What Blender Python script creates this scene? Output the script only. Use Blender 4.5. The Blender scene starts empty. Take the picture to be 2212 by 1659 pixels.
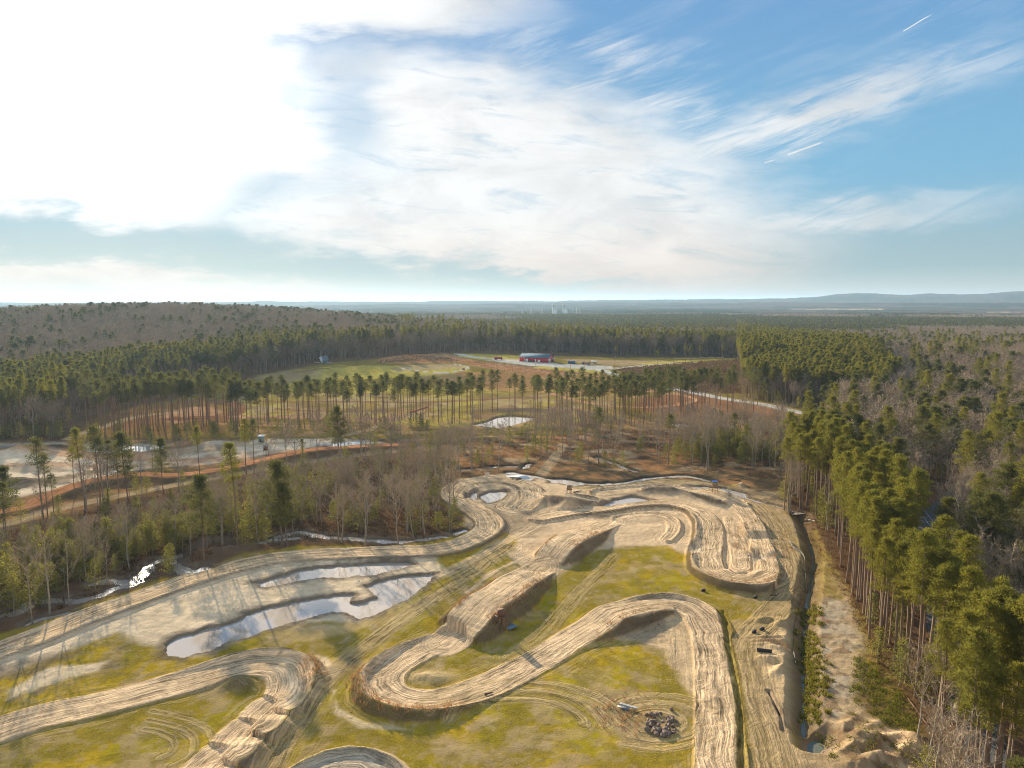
import bpy, math, random
import numpy as np
from mathutils import Vector, Matrix
R=math.radians
scene=bpy.context.scene
random.seed(7)
# ---------------------------------------------------------------- camera
H=70.0; FD=1534.0; CXD=1106.0; CYD=829.5       # altitude, focal length and centre in the 2212 x 1659 view
PITCH=math.atan((CYD-650.5)/FD); ROLL=R(-0.13)
cam=bpy.data.cameras.new('camera'); cam_o=bpy.data.objects.new('camera',cam); scene.collection.objects.link(cam_o)
cam.sensor_width=36; cam.lens=36*FD/2212; cam.clip_start=1; cam.clip_end=120000
mw=Matrix.Translation((0,0,H))@Matrix.Rotation(R(90)-PITCH,4,'X')@Matrix.Rotation(ROLL,4,'Z')
cam_o.matrix_world=mw; scene.camera=cam_o
RM=np.array(mw.to_3x3())
# ---------------------------------------------------------------- light and exposure
SUN_AZ=R(-28.5); SUN_EL=R(18.5)
sv=Vector((math.sin(SUN_AZ)*math.cos(SUN_EL),math.cos(SUN_AZ)*math.cos(SUN_EL),math.sin(SUN_EL)))
sl=bpy.data.lights.new('sun','SUN'); sl.energy=5.0; sl.angle=R(0.6); sl.color=(1.0,0.84,0.60)
so=bpy.data.objects.new('sun',sl); scene.collection.objects.link(so); so.rotation_euler=(-sv).to_track_quat('-Z','Y').to_euler(); so.location=(0,0,300)
scene.view_settings.view_transform='Standard'; scene.view_settings.look='None'; scene.view_settings.gamma=1; scene.view_settings.exposure=1.5; scene.cycles.use_denoising=True; scene.cycles.denoising_prefilter='NONE'; scene.cycles.pixel_filter_type='BLACKMAN_HARRIS'; scene.cycles.filter_width=1.05; HAZE=0.000060
scene.cycles.max_bounces=4; scene.cycles.diffuse_bounces=2; scene.cycles.glossy_bounces=2; scene.cycles.transmission_bounces=2; scene.cycles.volume_bounces=0; scene.cycles.transparent_max_bounces=4
scene.cycles.sample_clamp_indirect=6; scene.cycles.sample_clamp_direct=30; scene.cycles.caustics_reflective=False; scene.cycles.caustics_refractive=False

class N:
    """small operator wrapper so that node graphs read as formulas"""
    def __init__(s,t,sock): s.t=t; s.s=sock
    def _m(s,op,*a):
        n=s.t.nodes.new('ShaderNodeMath'); n.operation=op
        for i,v in enumerate((s,)+a):
            if isinstance(v,N): s.t.links.new(v.s,n.inputs[i])
            else: n.inputs[i].default_value=v
        return N(s.t,n.outputs[0])
    def __add__(s,o): return s._m('ADD',o)
    __radd__=__add__
    def __sub__(s,o): return s._m('SUBTRACT',o)
    def __rsub__(s,o): return (s*-1)+o
    def __mul__(s,o): return s._m('MULTIPLY',o)
    __rmul__=__mul__
    def __truediv__(s,o): return s._m('DIVIDE',o)
    def mx(s,o): return s._m('MAXIMUM',o)
    def mn(s,o): return s._m('MINIMUM',o)
    def pw(s,o): return s._m('POWER',o)
    def sin(s): return s._m('SINE')
    def abs(s): return s._m('ABSOLUTE')
    def exp(s): return s._m('EXPONENT')
    def ss(s,a,b,x=0.0,y=1.0,kind='SMOOTHSTEP'):
        n=s.t.nodes.new('ShaderNodeMapRange'); n.interpolation_type=kind
        s.t.links.new(s.s,n.inputs[0])
        for i,v in enumerate((a,b,x,y)): n.inputs[i+1].default_value=v
        return N(s.t,n.outputs[0])
def xyz(t,x,y,z=0.0):
    n=t.nodes.new('ShaderNodeCombineXYZ')
    for i,v in enumerate((x,y,z)):
        if isinstance(v,N): t.links.new(v.s,n.inputs[i])
        else: n.inputs[i].default_value=v
    return N(t,n.outputs[0])
def sep(v):
    n=v.t.nodes.new('ShaderNodeSeparateXYZ'); v.t.links.new(v.s,n.inputs[0]); return [N(v.t,o) for o in n.outputs]
def noise(v,scale=1.0,detail=4.0,rough=0.55,dist=0.0,color=False,w=None):
    n=v.t.nodes.new('ShaderNodeTexNoise'); v.t.links.new(v.s,n.inputs['Vector'])
    n.inputs['Scale'].default_value=scale; n.inputs['Detail'].default_value=detail; n.inputs['Roughness'].default_value=rough; n.inputs['Distortion'].default_value=dist
    return N(v.t,n.outputs['Color' if color else 'Fac'])
def mix(f,a,b,t=None,mode='MIX'):
    t=t or f.t; n=t.nodes.new('ShaderNodeMix'); n.data_type='RGBA'; n.blend_type=mode
    for sock,v in ((n.inputs['Factor'],f),(n.inputs['A'],a),(n.inputs['B'],b)):
        if sock.name!='Factor' : sock=[i for i in n.inputs if i.name==sock.name and i.type=='RGBA'][0]
        else: sock=n.inputs[0]
        if isinstance(v,N): t.links.new(v.s,sock)
        elif isinstance(v,(int,float)): sock.default_value=v
        else: sock.default_value=(*v,1)
    return N(t,[o for o in n.outputs if o.type=='RGBA'][0])

# ---------------------------------------------------------------- view rays and macro terrain
def ray(x,y):
    v=np.array([(x-CXD)/FD,-(y-CYD)/FD,-1.0]); v=RM@v; return v/np.linalg.norm(v)
def uv(x,y):
    v=ray(x,y); return v[0]/v[1],v[2]/v[1]
_rs=np.random.RandomState(11); LAT=_rs.rand(512,512).astype(np.float32)
def vnoise(X,Y):
    xi=np.floor(X).astype(np.int64); yi=np.floor(Y).astype(np.int64); fx=(X-xi); fy=(Y-yi)
    fx=fx*fx*(3-2*fx); fy=fy*fy*(3-2*fy); x0=xi&511; x1=(xi+1)&511; y0=yi&511; y1=(yi+1)&511
    return (LAT[x0,y0]*(1-fx)+LAT[x1,y0]*fx)*(1-fy)+(LAT[x0,y1]*(1-fx)+LAT[x1,y1]*fx)*fy
def fbm(X,Y,sc,octv=4,seed=0,rough=0.5):
    a=1.0; s=0; t=0; X=np.asarray(X,float)/sc+seed*17.31; Y=np.asarray(Y,float)/sc+seed*9.77
    for o in range(octv):
        s=s+a*vnoise(X,Y); t+=a; a*=rough; X=X*2.03+31.7; Y=Y*2.03+11.3
    return s/t*2-1
def sst(a,b,x):
    t=np.clip((x-a)/(b-a),0,1); return t*t*(3-2*t)
RX=[-3000,0,700,1106,1300,1500,1690,1720,1760,1800,1850,1900,1950,2000,2080,2150,2212,2400,5000]
RY=[650,652,650,650,649,648,647,644,642,638,634.5,638,639,637,638.5,636,633,634,640]
def macro(X,Y):
    X=np.asarray(X,float); Y=np.asarray(Y,float); r=np.hypot(X,Y)
    Yc=np.maximum(Y,1.0)
    sy=np.where(Y<1080,250.0,420.0)
    z=47*np.exp(-0.5*((X+570)/330)**2-0.5*((Y-1080)/sy)**2)
    z=z+9.0*np.exp(-((X-10)/310)**4-((Y-730)/165)**4)
    z=z+10*np.exp(-((X-480)/200)**2-((Y-560)/190)**2)
    z=z+sst(1300,3000,r)*(fbm(X,Y,900,3,3)*9-5)
    dx=CXD+X/Yc*FD
    front=(Y>0)
    rid=np.interp(dx,RX,RY); 
    z=z+front*np.exp(-((r-7600)/1000)**2)*(34+24*fbm(X,Y,1700,3,5))
    z=z+front*np.exp(-((r-10500)/1100)**2)*(np.clip((651.5-rid)/FD*10500,0,900)*.85+fbm(X,Y,500,4,6)*17+56)
    return z
def G(x,y,z=0.0):
    """world point that the view pixel (x, y) shows, z metres above the macro terrain"""
    d=ray(x,y)
    if d[2]>-0.0008: d=np.array([d[0],d[1],-0.0008])
    hd=math.hypot(d[0],d[1]); rr=np.concatenate([np.geomspace(20,3000,900),np.geomspace(3010,40000,200)])
    X=d[0]/hd*rr; Y=d[1]/hd*rr; Z=H+d[2]/hd*rr; g=macro(X,Y)+z
    k=np.argmax(Z<g); 
    if k==0: k=len(rr)-1
    a=rr[k-1]; b=rr[k]; fa=Z[k-1]-g[k-1]; fb=Z[k]-g[k]; t=fa/(fa-fb+1e-9); r=a+(b-a)*np.clip(t,0,1)
    return np.array([d[0]/hd*r,d[1]/hd*r])
def P(pts,z=0.0): return np.array([G(p[0],p[1],p[2] if len(p)>2 else z) for p in pts])
def proj(X,Y,Z):
    v=np.stack([X,Y,Z-H],-1)@RM; return CXD+v[...,0]/-v[...,2]*FD, CYD-v[...,1]/-v[...,2]*FD, -v[...,2]
def inside(poly,X,Y):
    c=np.zeros(np.shape(X),bool); n=len(poly); j=n-1
    for i in range(n):
        xi,yi=poly[i]; xj,yj=poly[j]
        if yi!=yj: c^=((yi>Y)!=(yj>Y))&(X<(xj-xi)*(Y-yi)/(yj-yi)+xi)
        j=i
    return c

# ---------------------------------------------------------------- sky
world=bpy.data.worlds.new('World'); scene.world=world; world.use_nodes=True
t=world.node_tree; t.nodes.clear()
wo=t.nodes.new('ShaderNodeOutputWorld'); bg=t.nodes.new('ShaderNodeBackground'); t.links.new(bg.outputs[0],wo.inputs[0])
sky=t.nodes.new('ShaderNodeTexSky'); sky.sky_type='NISHITA'; sky.sun_disc=False; sky.sun_elevation=SUN_EL; sky.sun_rotation=SUN_AZ
sky.air_density=1.0; sky.dust_density=0.6; sky.ozone_density=2.0; sky.altitude=100
SKY=0.05
tc=t.nodes.new('ShaderNodeTexCoord'); dx,dy,dz=sep(N(t,tc.outputs['Generated']))
fy=dy.mx(0.05); U=dx/fy; V=dz/fy
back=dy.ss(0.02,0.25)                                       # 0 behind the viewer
warp=noise(xyz(t,U*1.3,V*3.2),2.2,3,0.6); warp2=noise(xyz(t,U*1.2+7,V*4.5+3),5.0,4,0.62)
Uw=U+(warp-0.5)*0.26+(warp2-0.5)*0.08; Vw=V+(warp2-0.5)*0.10+(warp-0.5)*0.05
def blob(cx,cy,rx,ry,rot,soft,u=None,v=None,amp=1.0):
    """soft ellipse in direction space, centre and radii read off the view"""
    u=u or Uw; v=v or Vw; c=uv(cx,cy); k=1/FD; rx*=k; ry*=k; a=R(rot); ca,sa=math.cos(a),math.sin(a)
    du=u-c[0]; dv=v-c[1]; e1=(du*ca+dv*sa)/rx; e2=(dv*ca-du*sa)/ry
    return (e1*e1+e2*e2).pw(0.5).ss(1+soft,1-soft)*amp
streak=noise(xyz(t,(U*0.94+V*0.34)*3.0,(V*0.94-U*0.34)*22.0),2.2,5,0.62,0.6)
streak2=noise(xyz(t,(U-V*0.1)*4.0,(V+U*0.1)*20.0),2.0,5,0.66,0.8)
puff=noise(xyz(t,U*2.2,V*5.0),2.6,5,0.6,0.4)
m=blob(90,235,600,295,2,0.26)
m=m.mx(blob(560,-10,520,72,-2,0.45,amp=0.98)*streak2.ss(.1,.45,.75,1.0))
m=m.mx(blob(1050,415,620,250,-15,0.34,amp=0.96)*streak2.ss(0.24,0.50,0.55,1.0))
m=m.mx(blob(1260,500,450,140,-2,0.5,amp=0.9)*streak2.ss(0.26,0.5,0.3,1.0))
m=m.mx(blob(1330,230,280,110,-28,0.8,amp=0.75)*streak.ss(0.35,0.72))
m=m.mx(blob(1660,280,420,48,17,0.9,amp=0.85)*streak.ss(0.28,0.60))
m=m.mx(blob(1640,490,380,34,6,0.9,amp=0.72)*streak.ss(0.3,0.6,0.25,1.0))
m=m.mx(blob(1900,150,560,120,26,0.9,amp=0.13)*streak.ss(0.4,0.7))
m=m.mx(blob(1350,60,420,60,22,0.9,amp=0.12)*streak.ss(0.4,0.7))
low=V.ss(uv(1106,646)[1],uv(1106,560)[1],0.0,1.0)
m=m.mx(blob(250,612,1150,46,-3,0.42,amp=0.9)*puff.ss(0.25,0.5,0.72,1.0))
hole=blob(180,512,520,50,-4,0.5).mx(blob(700,575,400,36,-7,0.6)).mx(blob(1080,608,230,18,-3,0.6)).mx(blob(735,260,60,95,12,0.9)*0.55).mx(blob(640,395,190,22,6,.9)*.3).mx(blob(590,210,130,26,-4,.9)*.35)
m=m*(1-hole*0.97)
m=m*(puff.ss(0.18,0.42,0.86,1.0)) 
# contrails
def trail(x0,y0,x1,y1,w,amp):
    a=uv(x0,y0); b=uv(x1,y1); L=math.hypot(b[0]-a[0],b[1]-a[1]); ex,ey=(b[0]-a[0])/L,(b[1]-a[1])/L
    du=U-a[0]; dv=V-a[1]+(warp2-0.5)*0.004; s=(du*ex+dv*ey)/L; d=(dv*ex-du*ey).abs()
    return d.ss(w/FD,w*0.2/FD)*s.ss(-0.02,0.06)*s.ss(1.05,0.75)*amp
for a in ((1950,68,2015,30,1.7,0.8),(1698,335,1784,305,3.0,0.9),(1650,352,1674,345,2.6,0.7),(1490,402,1600,372,3.4,0.55),(1360,448,1430,424,2.8,0.4),(1600,571,1690,558,5,0.35),(1580,500,1915,454,5,0.45)):
    m=m.mx(trail(*a))
m=m*back+(1-back)*noise(xyz(t,dx*1.5,dy*1.5),2.0,5).ss(0.35,0.6)*0.85  # unseen cloud cover behind the viewer, thickened to add fill light on the ground
m=m*dz.ss(-0.01,0.012)
# cloud brightness: thin high cloud lit from behind by the sun
sd=t.nodes.new('ShaderNodeVectorMath'); sd.operation='DOT_PRODUCT'; t.links.new(tc.outputs['Generated'],sd.inputs[0]); sd.inputs[1].default_value=sv
cs=N(t,sd.outputs['Value']); glow=cs.mx(0.0).pw(14.0); glow2=cs.mx(0.0).pw(90.0)
warm_=V.ss(uv(1106,648)[1],uv(1106,520)[1]); shade=puff.ss(0.30,0.62,0.86,1.04)
cl=(0.335+glow*0.05+glow2*0.6)*(0.80+warm_*0.20)*shade
warm=V.ss(uv(1106,648)[1],uv(1106,430)[1])
ccol=mix(warm,(1.0,0.85,0.74),(0.985,0.985,0.97))
cloud=mix(N(t,t.nodes.new('ShaderNodeValue').outputs[0])*0+1.0,(0,0,0),ccol,mode='MIX')
cm=t.nodes.new('ShaderNodeVectorMath'); cm.operation='SCALE'; t.links.new(cloud.s,cm.inputs[0]); t.links.new(cl.s,cm.inputs['Scale'])
low_=mix(dz.ss(-.005,.045),(4.5,4.7,4.2),(2.5,3.5,3.8)); mid_=mix(dz.ss(.035,.17),low_,(1.5,3.4,4.9)); top_=mix(dz.ss(.13,.40),mid_,(1.15,2.55,4.6))
skc=mix(0.94+dz*0,N(t,sky.outputs[0]),top_)
sk=t.nodes.new('ShaderNodeVectorMath'); sk.operation='SCALE'; t.links.new(skc.s,sk.inputs[0]); sk.inputs['Scale'].default_value=SKY
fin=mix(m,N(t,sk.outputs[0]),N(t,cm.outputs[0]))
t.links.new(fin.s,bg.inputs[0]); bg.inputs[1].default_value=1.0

world.cycles.sampling_method='MANUAL'; world.cycles.sample_map_resolution=512
# ================================================================ the ground: one sheet, fine near the viewer and coarse to the horizon
th=np.concatenate([np.linspace(R(-49),R(49),1500,endpoint=False),np.linspace(R(49),R(311),90,endpoint=False)])
rl=[3.0]
while rl[-1]<21000:
    r_=rl[-1]; rl.append(r_+(3.0 if r_<66 else min(max(0.24,r_*r_/(H*710)*0.75),0.02*r_)))
rr=np.array(rl); NR,NT=len(rr),len(th)
X=(rr[:,None]*np.sin(th)[None,:]); Y=(rr[:,None]*np.cos(th)[None,:])
Z=macro(X,Y); BASE=Z.copy()
C={'sand':(.575,.418,.252),'pale':(.69,.54,.365),'gsand':(.42,.345,.245),'grass':(.400,.258,.022),'green':(.295,.250,.015),'olive':(.205,.150,.032),
   'red':(.40,.185,.085),'brick':(.25,.125,.062),'floor':(.135,.080,.042),'weed':(.36,.19,.080),'dweed':(.130,.090,.048),'mud':(.165,.125,.088),'gravel':(.50,.47,.41),
   'meadow':(.42,.33,.070),'tanfield':(.42,.28,.15),'pinefar':(.022,.040,.020),'barefar':(.085,.072,.052),'clay':(.46,.26,.14),'dark':(.06,.048,.034),'tan':(.37,.265,.15)}
C={k:np.array(v,np.float32) for k,v in C.items()}
col=np.empty(X.shape+(3,),np.float32); col[:]=C['floor']
RS=np.zeros(X.shape+(2,),np.float32); RD=np.full(X.shape,1e9,np.float32); RSTR=np.zeros(X.shape,np.float32); GM=np.zeros(X.shape,np.float32)
rgrid=np.hypot(X,Y)
N1=fbm(X,Y,9,4,1); N2=fbm(X,Y,3.0,4,2); N3=fbm(X,Y,40,4,4)
def lerp(a,b,f): return a+(b-a)*f[...,None]
def win(x0,x1,y0,y1):
    """index window of the polar grid that holds the box"""
    cs=[(x,y) for x in (x0,x1,(x0+x1)/2) for y in (y0,y1,(y0+y1)/2)]
    r=[math.hypot(*c) for c in cs]; a=[math.atan2(c[0],c[1]) for c in cs]
    if max(a)>R(48) or min(a)<R(-48): 
        return slice(max(0,np.searchsorted(rr,min(r)*0.8)-1),np.searchsorted(rr,max(r)*1.05)+1),slice(0,NT)
    i0=np.searchsorted(rr,max(min(r) ,3)*0.97)-1; i1=np.searchsorted(rr,max(r)*1.02)+1
    j0=np.searchsorted(th[:1500],min(a)-0.01); j1=np.searchsorted(th[:1500],max(a)+0.01)
    return slice(max(0,i0),i1),slice(max(0,j0-1),j1+1)
def sdpoly(p,X,Y):
    d=np.full(X.shape,1e9); n=len(p)
    for i in range(n):
        a=p[i]; b=p[(i+1)%n]; e=b-a; L=e@e+1e-9
        tt=np.clip(((X-a[0])*e[0]+(Y-a[1])*e[1])/L,0,1); d=np.minimum(d,(X-a[0]-tt*e[0])**2+(Y-a[1]-tt*e[1])**2)
    return np.where(inside(p,X,Y),-1,1)*np.sqrt(d)
def smooth(p,step=1.5):
    p=np.asarray(p,float); q=np.vstack([2*p[0]-p[1],p,2*p[-1]-p[-2]]); out=[]
    for i in range(1,len(q)-2):
        n=max(2,int(np.linalg.norm(q[i+1,:2]-q[i,:2])/step)); t_=np.linspace(0,1,n,endpoint=False)[:,None]
        out.append(0.5*((2*q[i])+(-q[i-1]+q[i+1])*t_+(2*q[i-1]-5*q[i]+4*q[i+1]-q[i+2])*t_**2+(-q[i-1]+3*q[i]-3*q[i+1]+q[i+2])*t_**3))
    return np.vstack(out+[q[-2][None]])
def nearest(p,X,Y):
    """distance, signed side, arc length and extra columns of the nearest point of polyline p"""
    best=np.full(X.shape,1e12); d_=np.zeros(X.shape); s_=np.zeros(X.shape); ex=[np.zeros(X.shape) for _ in range(p.shape[1]-2)]
    s0=0.0
    for i in range(len(p)-1):
        a=p[i]; b=p[i+1]; e=b[:2]-a[:2]; L2=e@e+1e-9; L=math.sqrt(L2)
        tt=np.clip(((X-a[0])*e[0]+(Y-a[1])*e[1])/L2,0,1); qx=X-a[0]-tt*e[0]; qy=Y-a[1]-tt*e[1]; q=qx*qx+qy*qy
        m=q<best
        if m.any():
            best=np.where(m,q,best); d_=np.where(m,np.sign(e[0]*qy-e[1]*qx),d_); s_=np.where(m,s0+tt*L,s_)
            for k in range(len(ex)): ex[k]=np.where(m,a[2+k]+tt*(b[2+k]-a[2+k]),ex[k])
        s0+=L
    d=np.sqrt(best); return d,d*np.where(d_==0,1,d_),s_,ex
def paint(pts,c,soft=1.0,amp=1.5,f=1.0,grass=None,tex=None,z=0.0,pat=None):
    p=P(pts,z); mg=soft+amp+2; w=win(p[:,0].min()-mg,p[:,0].max()+mg,p[:,1].min()-mg,p[:,1].max()+mg)
    x,y=X[w],Y[w]; sd=sdpoly(p,x,y)+amp*(N2[w]*0.8+N1[w]*0.9)
    m=(1-sst(-soft,soft,sd))*f
    if pat is not None: m=m*sst(pat[1]-0.18,pat[1]+0.18,fbm(x,y,pat[0],4,pat[2]))
    col[w]=lerp(col[w],C[c] if isinstance(c,str) else c,m)
    if grass is None and c not in('grass','green','olive'): grass=0.0
    if grass is not None: GM[w]=GM[w]*(1-m)+grass*m
def track(pts,w_,c,berm=(0,0),ruts=1.0,slope=0.75,edge=0.5,amp=0.9,reach=14,sidec='dweed',flat=True,grass=0.0,f=1.0,smoothz=True):
    q=np.array([[*G(a[0],a[1],a[2] if len(a)>2 else 0),a[2] if len(a)>2 else 0.0,a[3] if len(a)>3 else 1.0,a[4] if len(a)>4 else 1.0] for a in pts]); q=smooth(q)
    z_ends=q[:,2].copy()
    hz=z_ends.max(); mg=max(reach,w_/2+hz/slope+2)
    w=win(q[:,0].min()-mg,q[:,0].max()+mg,q[:,1].min()-mg,q[:,1].max()+mg); x,y=X[w],Y[w]
    d,sgd,s,ex=nearest(q,x,y); zt=ex[0]; hw=w_/2
    n=N2[w]*0.5; out=np.maximum(d-hw,0)
    # height
    u=d/hw; top=zt.copy()
    for side,hb in ((1,berm[0]),(-1,berm[1])):
        if hb: top=top+np.where(np.sign(sgd)==side,hb*ex[1 if side==1 else 2]*sst(0.55,1.0,np.minimum(u,1)),0)
    prof=top-out*slope*(1+0.25*n)
    nearm=d<hw+hz/slope+3+max(berm)*2
    z0=Z[w]; b0=BASE[w]
    rel=z0-b0
    if flat: rel=np.where(d<hw,top,rel)
    rel=np.where(nearm,np.maximum(rel,prof),rel) if (hz>0.05 or max(berm)>0) else rel
    Z[w]=b0+rel
    # colour
    sd=d-hw+amp*n+amp*0.5*N1[w]; m=(1-sst(-edge,edge,sd))*f
    raised=sst(0.25,0.7,prof)*(d>hw)*nearm
    if (hz>0.3 or max(berm)>0.3) and sidec: 
        pm=0.85+0.15*N2[w]; col[w]=lerp(col[w],C[sidec],raised*(1-m)*pm); GM[w]*=1-raised
    cc=C[c] if isinstance(c,str) else np.array(c); col[w]=lerp(col[w],cc,m); GM[w]=GM[w]*(1-m)+grass*m
    # rut coordinates follow the nearest lane
    dd=np.maximum(d-hw,0); closer=dd<RD[w]; upd=closer&(d<hw+reach)
    RD[w]=np.where(upd,dd,RD[w]); RS[w]=np.where(upd[...,None],np.stack([s,sgd+37*len(pts)],-1),RS[w])
    st=ruts*np.where(d<hw,1.0,0.34*(1-sst(0,reach-2,dd)))
    RSTR[w]=np.where(upd,np.maximum(st,0),RSTR[w])
WL=-0.45
def pond(pts,depth=1.2,amp=0.75,bank=1.6,c='mud',z=WL,bankw=3.0,f=0.85):
    p=P(pts,z); mg=6; w=win(p[:,0].min()-mg,p[:,0].max()+mg,p[:,1].min()-mg,p[:,1].max()+mg); x,y=X[w],Y[w]
    sd=sdpoly(p,x,y)+amp*N2[w]*1.2+.5*amp*fbm(x,y,1.3,3,17)
    Z[w]=np.minimum(Z[w],z+np.clip(sd*bank,-depth,99)+np.where(sd>0,0,-0.05))
    m=(1-sst(0.3,bankw,sd+0.5*N2[w]))*f; col[w]=lerp(col[w],C[c],m); GM[w]*=1-m
# (streams)
def stream(pts,w_,amp=1.0,bank=0.7,c='mud',z=WL,bankw=2.5,depth=0.8,f=0.8):
    q=smooth(np.array([G(a[0],a[1],z) for a in pts]),3.0); mg=8; w=win(q[:,0].min()-mg,q[:,0].max()+mg,q[:,1].min()-mg,q[:,1].max()+mg); x,y=X[w],Y[w]
    d,_,s,_=nearest(q,x,y); sd=d-w_/2*(1+0.5*N1[w])+amp*N2[w]
    Z[w]=np.minimum(Z[w],z+np.clip(sd*bank,-depth,99)+np.where(sd>0,0.02,-0.05))
    m=(1-sst(0.2,bankw,sd))*f; col[w]=lerp(col[w],C[c],m); GM[w]*=1-m
def mound(x_,y_,rx,ry,h,c=None,rot=0,z=0,rough=0.25,pw=2.0):
    c0=G(x_,y_,z); mg=max(rx,ry)*2.2; w=win(c0[0]-mg,c0[0]+mg,c0[1]-mg,c0[1]+mg); x,y=X[w]-c0[0],Y[w]-c0[1]; a=R(rot)
    e=((x*math.cos(a)+y*math.sin(a))/rx)**2+((y*math.cos(a)-x*math.sin(a))/ry)**2
    g=np.exp(-e**(pw/2)*1.2)*(1+rough*N2[w]); Z[w]=Z[w]+h*g
    if c: col[w]=lerp(col[w],C[c],np.clip(g*1.6,0,1)*0.9)

# ---- far country: forest, fields, canopy
far=sst(500,1100,rgrid)
nf=fbm(X,Y,420,4,8); nf2=fbm(X/2.2,Y,130,4,9)
farc=lerp(np.broadcast_to(C['barefar'],col.shape),C['pinefar'],sst(-0.06,0.10,nf+0.55*nf2))
col[:]=lerp(col,farc,far*0.9)
can=sst(2900,3300,rgrid); Z+=can*(13+3.5*fbm(X,Y,28,2,12)+3*fbm(X,Y,120,3,13))
vf=sst(7000,14000,rgrid); col[:]=lerp(col,np.array((.060,.078,.050)),vf*0.6)
def field(pts,c,f=0.95,z=0.0,cut=True):
    p=P(pts,z); w=win(p[:,0].min()-30,p[:,0].max()+30,p[:,1].min()-30,p[:,1].max()+30); sd=sdpoly(p,X[w],Y[w]); m=(1-sst(-8,8,sd+10*N3[w]))*f
    col[w]=lerp(col[w],C[c],m)
    if cut: Z[w]=Z[w]*(1-m)+BASE[w]*m
FIELDS=[[(1570,692),(1690,690),(1690,684),(1575,686)],[(1830,694),(2020,697),(2070,692),(1850,688)],[(2060,690),(2260,694),(2260,686),(2075,684)],[(1305,689),(1375,689),(1375,684),(1305,685)],[(1915,673),(1700,672),(1700,669),(1900,669)],[(2130,681),(2260,681),(2260,677),(2130,677)]]
for f_ in FIELDS: field(f_,'tanfield')

# ---- near ground zones
NEAR=[(-400,1560),(-100,1420),(0,1378),(200,1302),(330,1258),(400,1240),(520,1203),(640,1180),(800,1183),(940,1172),(995,1150),(1005,1120),(960,1090),(948,1058),(1000,1032),(1100,1018),(1180,1005),(1300,1025),(1500,1028),(1590,1015),(1690,1035),(1695,1105),(1745,1140),(1815,1250),(1840,1300),(1870,1340),(1872,1450),(1950,1550),(1990,1680),(2050,2300),(-700,2300)]
paint(NEAR,'grass',2.0,2.5,grass=1.0)
paint(NEAR,'green',2.0,2.5,f=0.6,grass=1.0,pat=(9,0.06,21)); paint(NEAR,'olive',1,1,f=0.7,grass=0.9,pat=(16,0.06,22)); paint(NEAR,'tan',1,1,f=0.75,grass=0.3,pat=(5,0.20,23)); paint(NEAR,'tan',1,1,f=0.5,grass=0.5,pat=(1.6,0.20,24)); paint(NEAR,'olive',1,1,f=0.6,grass=0.9,pat=(2.4,0.12,25))
# left field with sand
LF=[(-400,1300),(0,1150),(200,1095),(400,1040),(540,1006),(700,988),(860,978),(1000,962),(1150,962),(1200,935),(850,940),(560,946),(330,950),(140,952),(-400,965)]
paint(LF,'dweed',3,3); paint(LF,'weed',2,2,f=0.6,pat=(8,0.05,31))
paint([(-400,985),(0,975),(120,972),(190,985),(350,988),(480,975),(560,948),(740,947),(830,958),(700,962),(560,985),(450,1003),(300,1012),(180,1045),(60,1070),(-400,1160)],'pale',3,2.5)
paint([(300,982),(360,972),(430,962),(560,950),(640,948),(600,965),(480,985),(380,990)],'gsand',3,2.5,f=0.5)
paint([(150,975),(240,980),(300,992),(500,990),(560,1000),(420,1000),(240,995)],'clay',3,2,f=0.45)
paint([(0,1030),(60,1038),(150,1025),(150,1045),(0,1062)],'mud',2,2,f=0.7); paint([(0,1005),(150,1010),(150,1018),(0,1022)],'mud',2,2,f=0.5)
# zone under the mid pine row and the meadow
paint([(150,945),(230,893),(400,858),(560,812),(700,785),(860,772),(1000,762),(1330,772),(1620,775),(1640,860),(1780,885),(1790,915),(1600,935),(1330,945),(560,948)],'olive',3,5)
paint([(480,900),(560,850),(700,800),(800,785),(1000,790),(1330,830),(1330,905),(1150,925),(900,920),(700,905)],'meadow',4,5); paint([(480,850),(1330,850),(1330,905),(480,905)],'tan',3,3,f=.75,pat=(16,.0,42)); paint([(480,850),(1330,850),(1330,905),(480,905)],'brick',3,3,f=.55,pat=(13,.12,43))
paint([(480,900),(1330,905),(1330,935),(500,945)],'clay',3,3,f=0.6,pat=(7,0.0,41))
paint([(200,940),(250,895),(420,862),(520,868),(520,905),(480,935),(350,945)],'brick',3,3,f=0.55)
paint([(330,905),(400,880),(455,878),(480,890),(450,905),(380,915)],'clay',2,2,f=0.8)
# plateau
paint([(545,812),(640,796),(720,790),(780,780),(850,770),(950,772),(980,790),(1100,792),(1190,805),(1200,828),(1050,840),(900,835),(760,826),(640,822)],'olive',3,3)
paint([(690,793),(760,788),(845,790),(900,790),(1010,790),(1015,802),(950,812),(860,815),(760,822),(660,818)],'meadow',3,3)
paint([(840,797),(880,788),(970,786),(1005,792),(985,800),(920,804),(860,803)],'tan',2,2,f=0.8)
paint([(865,800),(940,806),(1000,798),(985,794),(930,800),(880,797)],'meadow',1.5,1.5,f=0.9)
paint([(800,785),(830,772),(900,765),(985,768),(1010,776),(960,784),(880,786)],'weed',2,3)
paint([(960,772),(1100,790),(1230,803),(1200,815),(1080,800),(1000,785)],'weed',2,3)
paint([(1000,775),(1130,790),(1260,803),(1240,808),(1130,797),(1010,783)],'dweed',1.5,2)
paint([(880,812),(1000,806),(1130,815),(1190,826),(1100,832),(960,826),(880,820)],'mud',3,3,f=0.55)
paint([(1000,765),(1130,768),(1130,776),(1060,780),(985,770)],'meadow',2,2)
paint([(1180,790),(1330,800),(1290,806),(1140,795)],'meadow',1.5,2)
paint([(1050,778),(1130,776),(1210,786),(1320,790),(1330,798),(1250,796),(1140,790)],'gravel',1.5,1.5,f=.85)
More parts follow.
